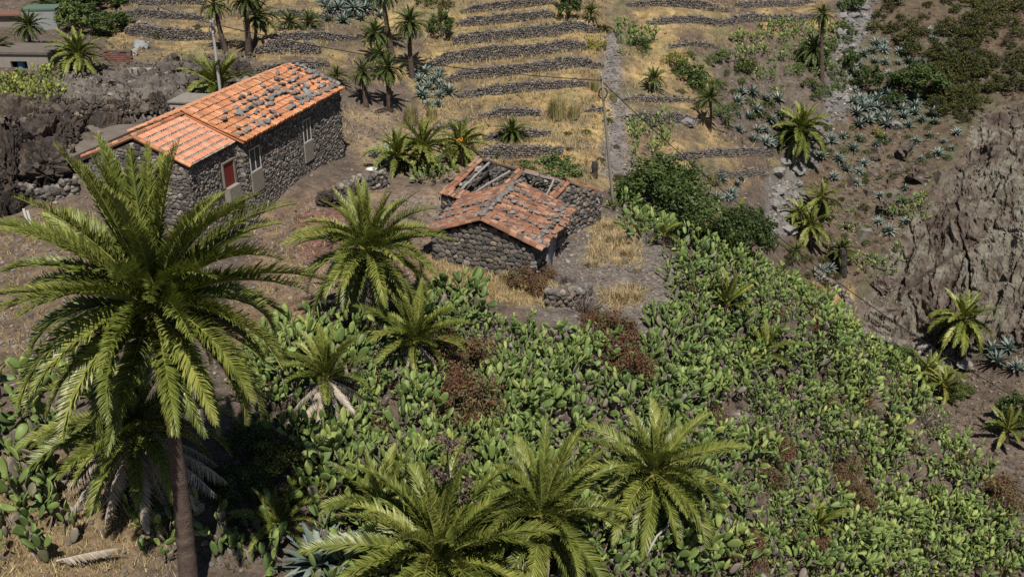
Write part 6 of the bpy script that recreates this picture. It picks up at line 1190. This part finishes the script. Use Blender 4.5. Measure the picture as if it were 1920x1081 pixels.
V, T = RK[3]; b = G(697, 321); ob('white_sack', MB().add(V * X3(.42, .25, .16), None, T, .9).mesh('white_sack', M['white'], smooth=True), loc=(b[0], b[1], b[2] + .12), label='white sack lying on stones at the far house corner', cat='sack')
# ------------------------------------------------------------------ dead wood, flower stalk, fallen fronds
b0 = G(1182, 1066); b1_ = at_y(1272, 968, b0[1] + 1.2); pts = np.array([b0 - X3(0, 0, .1), b0 * .7 + b1_ * .3 + X3(.1, 0, .05), b0 * .4 + b1_ * .6 + X3(-.08, 0, .08), b1_]); mb = MB(); V, Q, T = tube(pts - b0, [.06, .05, .04, .015], 7); mb.add(V, Q, T, .9)
for t, dx, dz in ((.45, -.35, .5), (.6, .5, .1), (.75, .1, .5), (.85, .4, .1)): o = b0 * (1 - t) + b1_ * t; V, Q, T = tube(np.array([o, o + X3(dx * .5, .05, dz * .6), o + X3(dx, .1, dz)]) - b0, [.03, .02, .008], 5); mb.add(V, Q, T, .9)
ob('dead_branch', mb.mesh('dead_branch', M['wood']), loc=tuple(b0), label='bleached dead branch leaning in the cactus below the feathery palm', cat='branch')
b0 = G(852, 1050); tp = at_y(842, 838, b0[1] - 1.2); fl = ob('flower_stalk', None, loc=tuple(b0), label='tall dark flower stalk with brown seed heads in front of the bottom palms', cat='plant'); h = tp - b0; mb = MB(); t = np.linspace(0, 1, 7)[:, None]; pt = h * t + np.sin(t * 5) * X3(.06, 0, 0); V, Q, T = tube(pt, np.linspace(.05, .02, 7), 7); mb.add(V, Q, T, .3); tips = [h]
for f, dx, dz in ((.97, -.12, .35), (.8, .28, .25), (.78, -.3, .2), (.68, -.2, .25), (.62, .35, .12), (.5, .3, .2), (.42, -.35, .1), (.36, .5, .05), (.3, .3, -.05), (.9, .1, .3)): o = h * f; e = o + X3(dx, rng.uniform(-.2, .2), dz) * 1.3; V, Q, T = tube([o, (o + e) / 2 + X3(0, 0, -.05), e], [.02, .016, .012], 5); mb.add(V, Q, T, .3); tips.append(e)
ob('stem', mb.mesh('stem', M['darkwood']), parent=fl); M['seed'] = pmat('seed_head', [(0, (.04, .025, .02)), (.5, (.1, .065, .055)), (1, (.19, .14, .12))], .9, (9, .6))
for e in tips:
    mb = MB(); n = 60; p = rng.normal(0, 1, (n, 3)) * X3(.12, .12, .07); V, T = RK[1]; mb.many(ICV, NOQ, ICT, rand_rot(n) * rng.uniform(.018, .045, (n, 1, 1)), p, rng.random(n)); ob('seed_head', mb.mesh('seed_head', M['seed'], smooth=False), parent=fl, loc=tuple(e), kind='stuff')
FALL = ((110, 1066, .3, 1.7, 'fallen dry frond in the bottom left corner'), (560, 706, 2.8, 1.7, 'dry frond lying left of the skirted palm'), (520, 740, 3.0, 1.5, 'dry frond on the earth in front of the cactus'), (160, 915, 3.3, 2.2, 'grey dry frond under the shaded palm'), (700, 215, 1.0, 2.0, 'dry frond among litter below the palm grove'), (740, 205, 2.6, 1.8, 'dry frond below the lowest grove palm'), (1830, 700, 2.0, 2.2, 'dry frond among stones below the lone palm'), (1850, 690, .6, 2.0, 'dry frond pointing to the right edge agaves'), (1345, 245, .4, 1.5, 'dry frond right of the slim palm'), (765, 690, 1.2, 1.5, 'grey dead frond under the squat palm'))
for u, v, a, l, lab in FALL: b = G(u, v); ob('fallen_frond', FD[rng.integers(3)], M=Matrix.Translation((b[0], b[1], b[2] + .3)) @ Matrix.Rotation(a, 4, 'Z') @ Matrix.Rotation(-.1, 4, 'Y') @ Matrix.Scale(l, 4), label=lab, cat='palm frond', group='fallen dry fronds')
# ------------------------------------------------------------------ loose stones, straw and weeds on the ground (nobody could count them)
def rubble(name, specs, mat, lab):
    mb = MB(); tp = rock_templates(6, 0)
    for poly, r, n, seed, s0, s1, t0, t1 in specs:
        s = scatter(poly, r, n, seed, .5); k = len(s)
        if k == 0: continue
        R = rand_rot(k) * (rng.uniform(s0, s1, (k, 1, 1)) * rng.uniform(.5, 1.0, (k, 1, 1))); R[:, 2, :] *= .7; w = rng.integers(0, 6, k); tn = rng.uniform(t0, t1, k)
        for i, (V, T) in enumerate(tp): q = w == i; mb.many(V, NOQ, T, R[q], s[q, :3] + X3(0, 0, .02), tn[q])
    ob(name, mb.mesh(name, mat), kind='stuff', label=lab, cat='stones')
ALLG = [(0, 0), (1920, 0), (1920, 1081), (0, 1081)]
rubble('rubble', [(ALLG, .75, 16000, 201, .06, .2, .15, .9), ([(480, 380), (850, 360), (840, 520), (600, 640), (430, 740), (200, 560), (0, 720), (0, 400)], .35, 6000, 202, .05, .17, .1, .9), ([(1050, 470), (1140, 400), (1210, 420), (1265, 520), (1235, 605), (1100, 615), (1040, 560)], .22, 4000, 203, .05, .18, .2, .9), (STREAM, .4, 2600, 204, .1, .35, .3, 1.0), (ROCKS, .5, 2600, 205, .1, .4, .1, .8), ([(1132, 60), (1165, 60), (1168, 200), (1190, 330), (1125, 335), (1138, 200)], .3, 2000, 206, .07, .22, .2, .9), ([(640, 200), (900, 230), (900, 330), (700, 330), (640, 260)], .5, 900, 207, .07, .2, .2, .9), (CLIFF, .8, 1500, 208, .1, .4, .2, .8), ([(1560, 250), (1760, 250), (1640, 480), (1520, 480)], .7, 1800, 209, .08, .3, .1, .7), ([(1690, 690), (1920, 680), (1920, 1000), (1770, 780)], .5, 1500, 210, .06, .2, .1, .8)], M['stone'], 'loose volcanic stones strewn over the ground')
def blades(name, specs, mat, lab, cat='grass'):
    rg = np.random.default_rng(77); P0 = []; W_ = []
    for poly, r, n, seed, h0, h1 in specs:
        s = scatter(poly, r, n, seed, .4)
        if len(s): P0.append(s[:, :3]); W_.append(rg.uniform(h0, h1, len(s)))
    C = np.concatenate(P0); Hh = np.concatenate(W_); k = 16; n = len(C) * k; c = np.repeat(C, k, 0); h = np.repeat(Hh, k) * rg.uniform(.5, 1.1, n); a = rg.uniform(0, 6.28, n); r = rg.random(n) * .22; p0 = c + np.stack([np.cos(a) * r, np.sin(a) * r, -.04 + 0 * a], -1); ln_ = rg.normal(0, .4, (n, 2)) * h[:, None]; p1 = p0 + np.stack([ln_[:, 0], ln_[:, 1], h], -1); s_ = np.stack([-np.sin(a), np.cos(a), 0 * a], -1) * (.014 + .03 * h)[:, None]
    V = np.stack([p0 - s_, p0 + s_, p1], 1).reshape(-1, 3); ob(name, MB().add(V, None, np.arange(n * 3).reshape(n, 3), np.repeat(np.clip(.5 + rg.normal(0, .25, n), 0, 1), 3)).mesh(name, mat), kind='stuff', label=lab, cat=cat)
def not_terr(p): return p
blades('dry_grass', [([(790, 0), (1135, 0), (1135, 330), (1100, 340), (900, 300), (800, 250)], .45, 14000, 301, .2, .6), ([(200, 0), (790, 0), (790, 150), (470, 140), (210, 90)], .75, 5000, 315, .2, .55), ([(1165, 0), (1530, 0), (1560, 60), (1330, 120), (1330, 230), (1450, 290), (1450, 340), (1165, 340)], .75, 5000, 316, .2, .55), ([(1470, 535), (1590, 530), (1592, 592), (1540, 600), (1465, 560)], .35, 1500, 302, .2, .45), ([(800, 470), (1040, 530), (1060, 580), (900, 562), (790, 520)], .25, 3000, 303, .15, .45), ([(1118, 405), (1190, 425), (1210, 500), (1100, 490)], .3, 1200, 304, .2, .5), ([(1120, 540), (1215, 540), (1200, 572), (1125, 572)], .25, 800, 305, .2, .5), ([(0, 860), (250, 850), (330, 960), (330, 1081), (0, 1081)], .2, 3500, 306, .08, .3), ([(430, 560), (640, 560), (600, 700), (440, 740)], .5, 900, 307, .1, .35), ([(640, 200), (900, 230), (900, 330), (700, 330), (640, 260)], .5, 1200, 308, .15, .45), ([(0, 420), (200, 380), (200, 560), (0, 720)], .45, 1500, 309, .1, .35), ([(720, 350), (850, 370), (800, 440), (720, 430)], .6, 300, 310, .1, .3), ([(480, 400), (700, 350), (780, 520), (600, 560), (470, 560)], .5, 1500, 311, .1, .35), (LAVB, 1.0, 500, 312, .1, .35), (ROCKS, .7, 900, 313, .1, .4), ([(1460, 230), (1640, 230), (1700, 420), (1560, 500), (1480, 430)], .8, 1500, 314, .12, .4)], M['straw'], 'dry yellow grass on terraces and yards')
blades('green_weeds', [([(1560, 0), (1920, 0), (1920, 260), (1830, 230), (1790, 330), (1700, 430), (1640, 540), (1500, 540), (1450, 430), (1560, 200)], .75, 5000, 328, .12, .4), ([(480, 380), (700, 340), (850, 360), (840, 440), (780, 520), (600, 560), (470, 560)], .8, 800, 329, .1, .3), ([(900, 160), (1130, 120), (1130, 240), (900, 240)], 1.1, 900, 321, .15, .4), ([(1690, 690), (1920, 660), (1920, 1081), (1780, 800)], .55, 1500, 322, .15, .4), ([(120, 40), (230, 50), (240, 100), (120, 110)], .6, 600, 323, .15, .4), ([(850, 290), (1150, 290), (1150, 340), (900, 330)], .9, 300, 324, .15, .4), ([(1260, 100), (1560, 60), (1480, 300), (1340, 260)], .9, 1500, 325, .15, .45), ([(450, 680), (600, 660), (600, 1081), (400, 1081)], .5, 1200, 326, .1, .4), (THICK, .8, 3000, 327, .15, .45)], M['leaf_olive'], 'low green and olive weeds')

# ------------------------------------------------------------------ labels: where a few look-alikes share one, say which
def ordw(i): return ['first', 'second', 'third', 'fourth', 'fifth', 'sixth', 'seventh', 'eighth', 'ninth', 'tenth', 'eleventh', 'twelfth', 'thirteenth', 'fourteenth', 'fifteenth', 'sixteenth', 'seventeenth', 'eighteenth', 'nineteenth', 'twentieth', 'twenty-first', 'twenty-second', 'twenty-third', 'twenty-fourth'][i]
by = {}
for o in list(COL.objects):
    if o.parent is None and 'label' in o and 'category' in o and o.get('kind') != 'stuff': by.setdefault(o['label'], []).append(o)
for lab, os_ in by.items():
    n = len(os_)
    if n == 1 or n > 24: continue
    os_.sort(key=lambda o: float(proj(*[float(c) for c in o.matrix_basis.translation])[0]))
    for i, o in enumerate(os_):
        new = lab + ', ' + ordw(i) + ' from the left'
        if len(new.replace('-', ' ').split()) <= 16: o['label'] = new
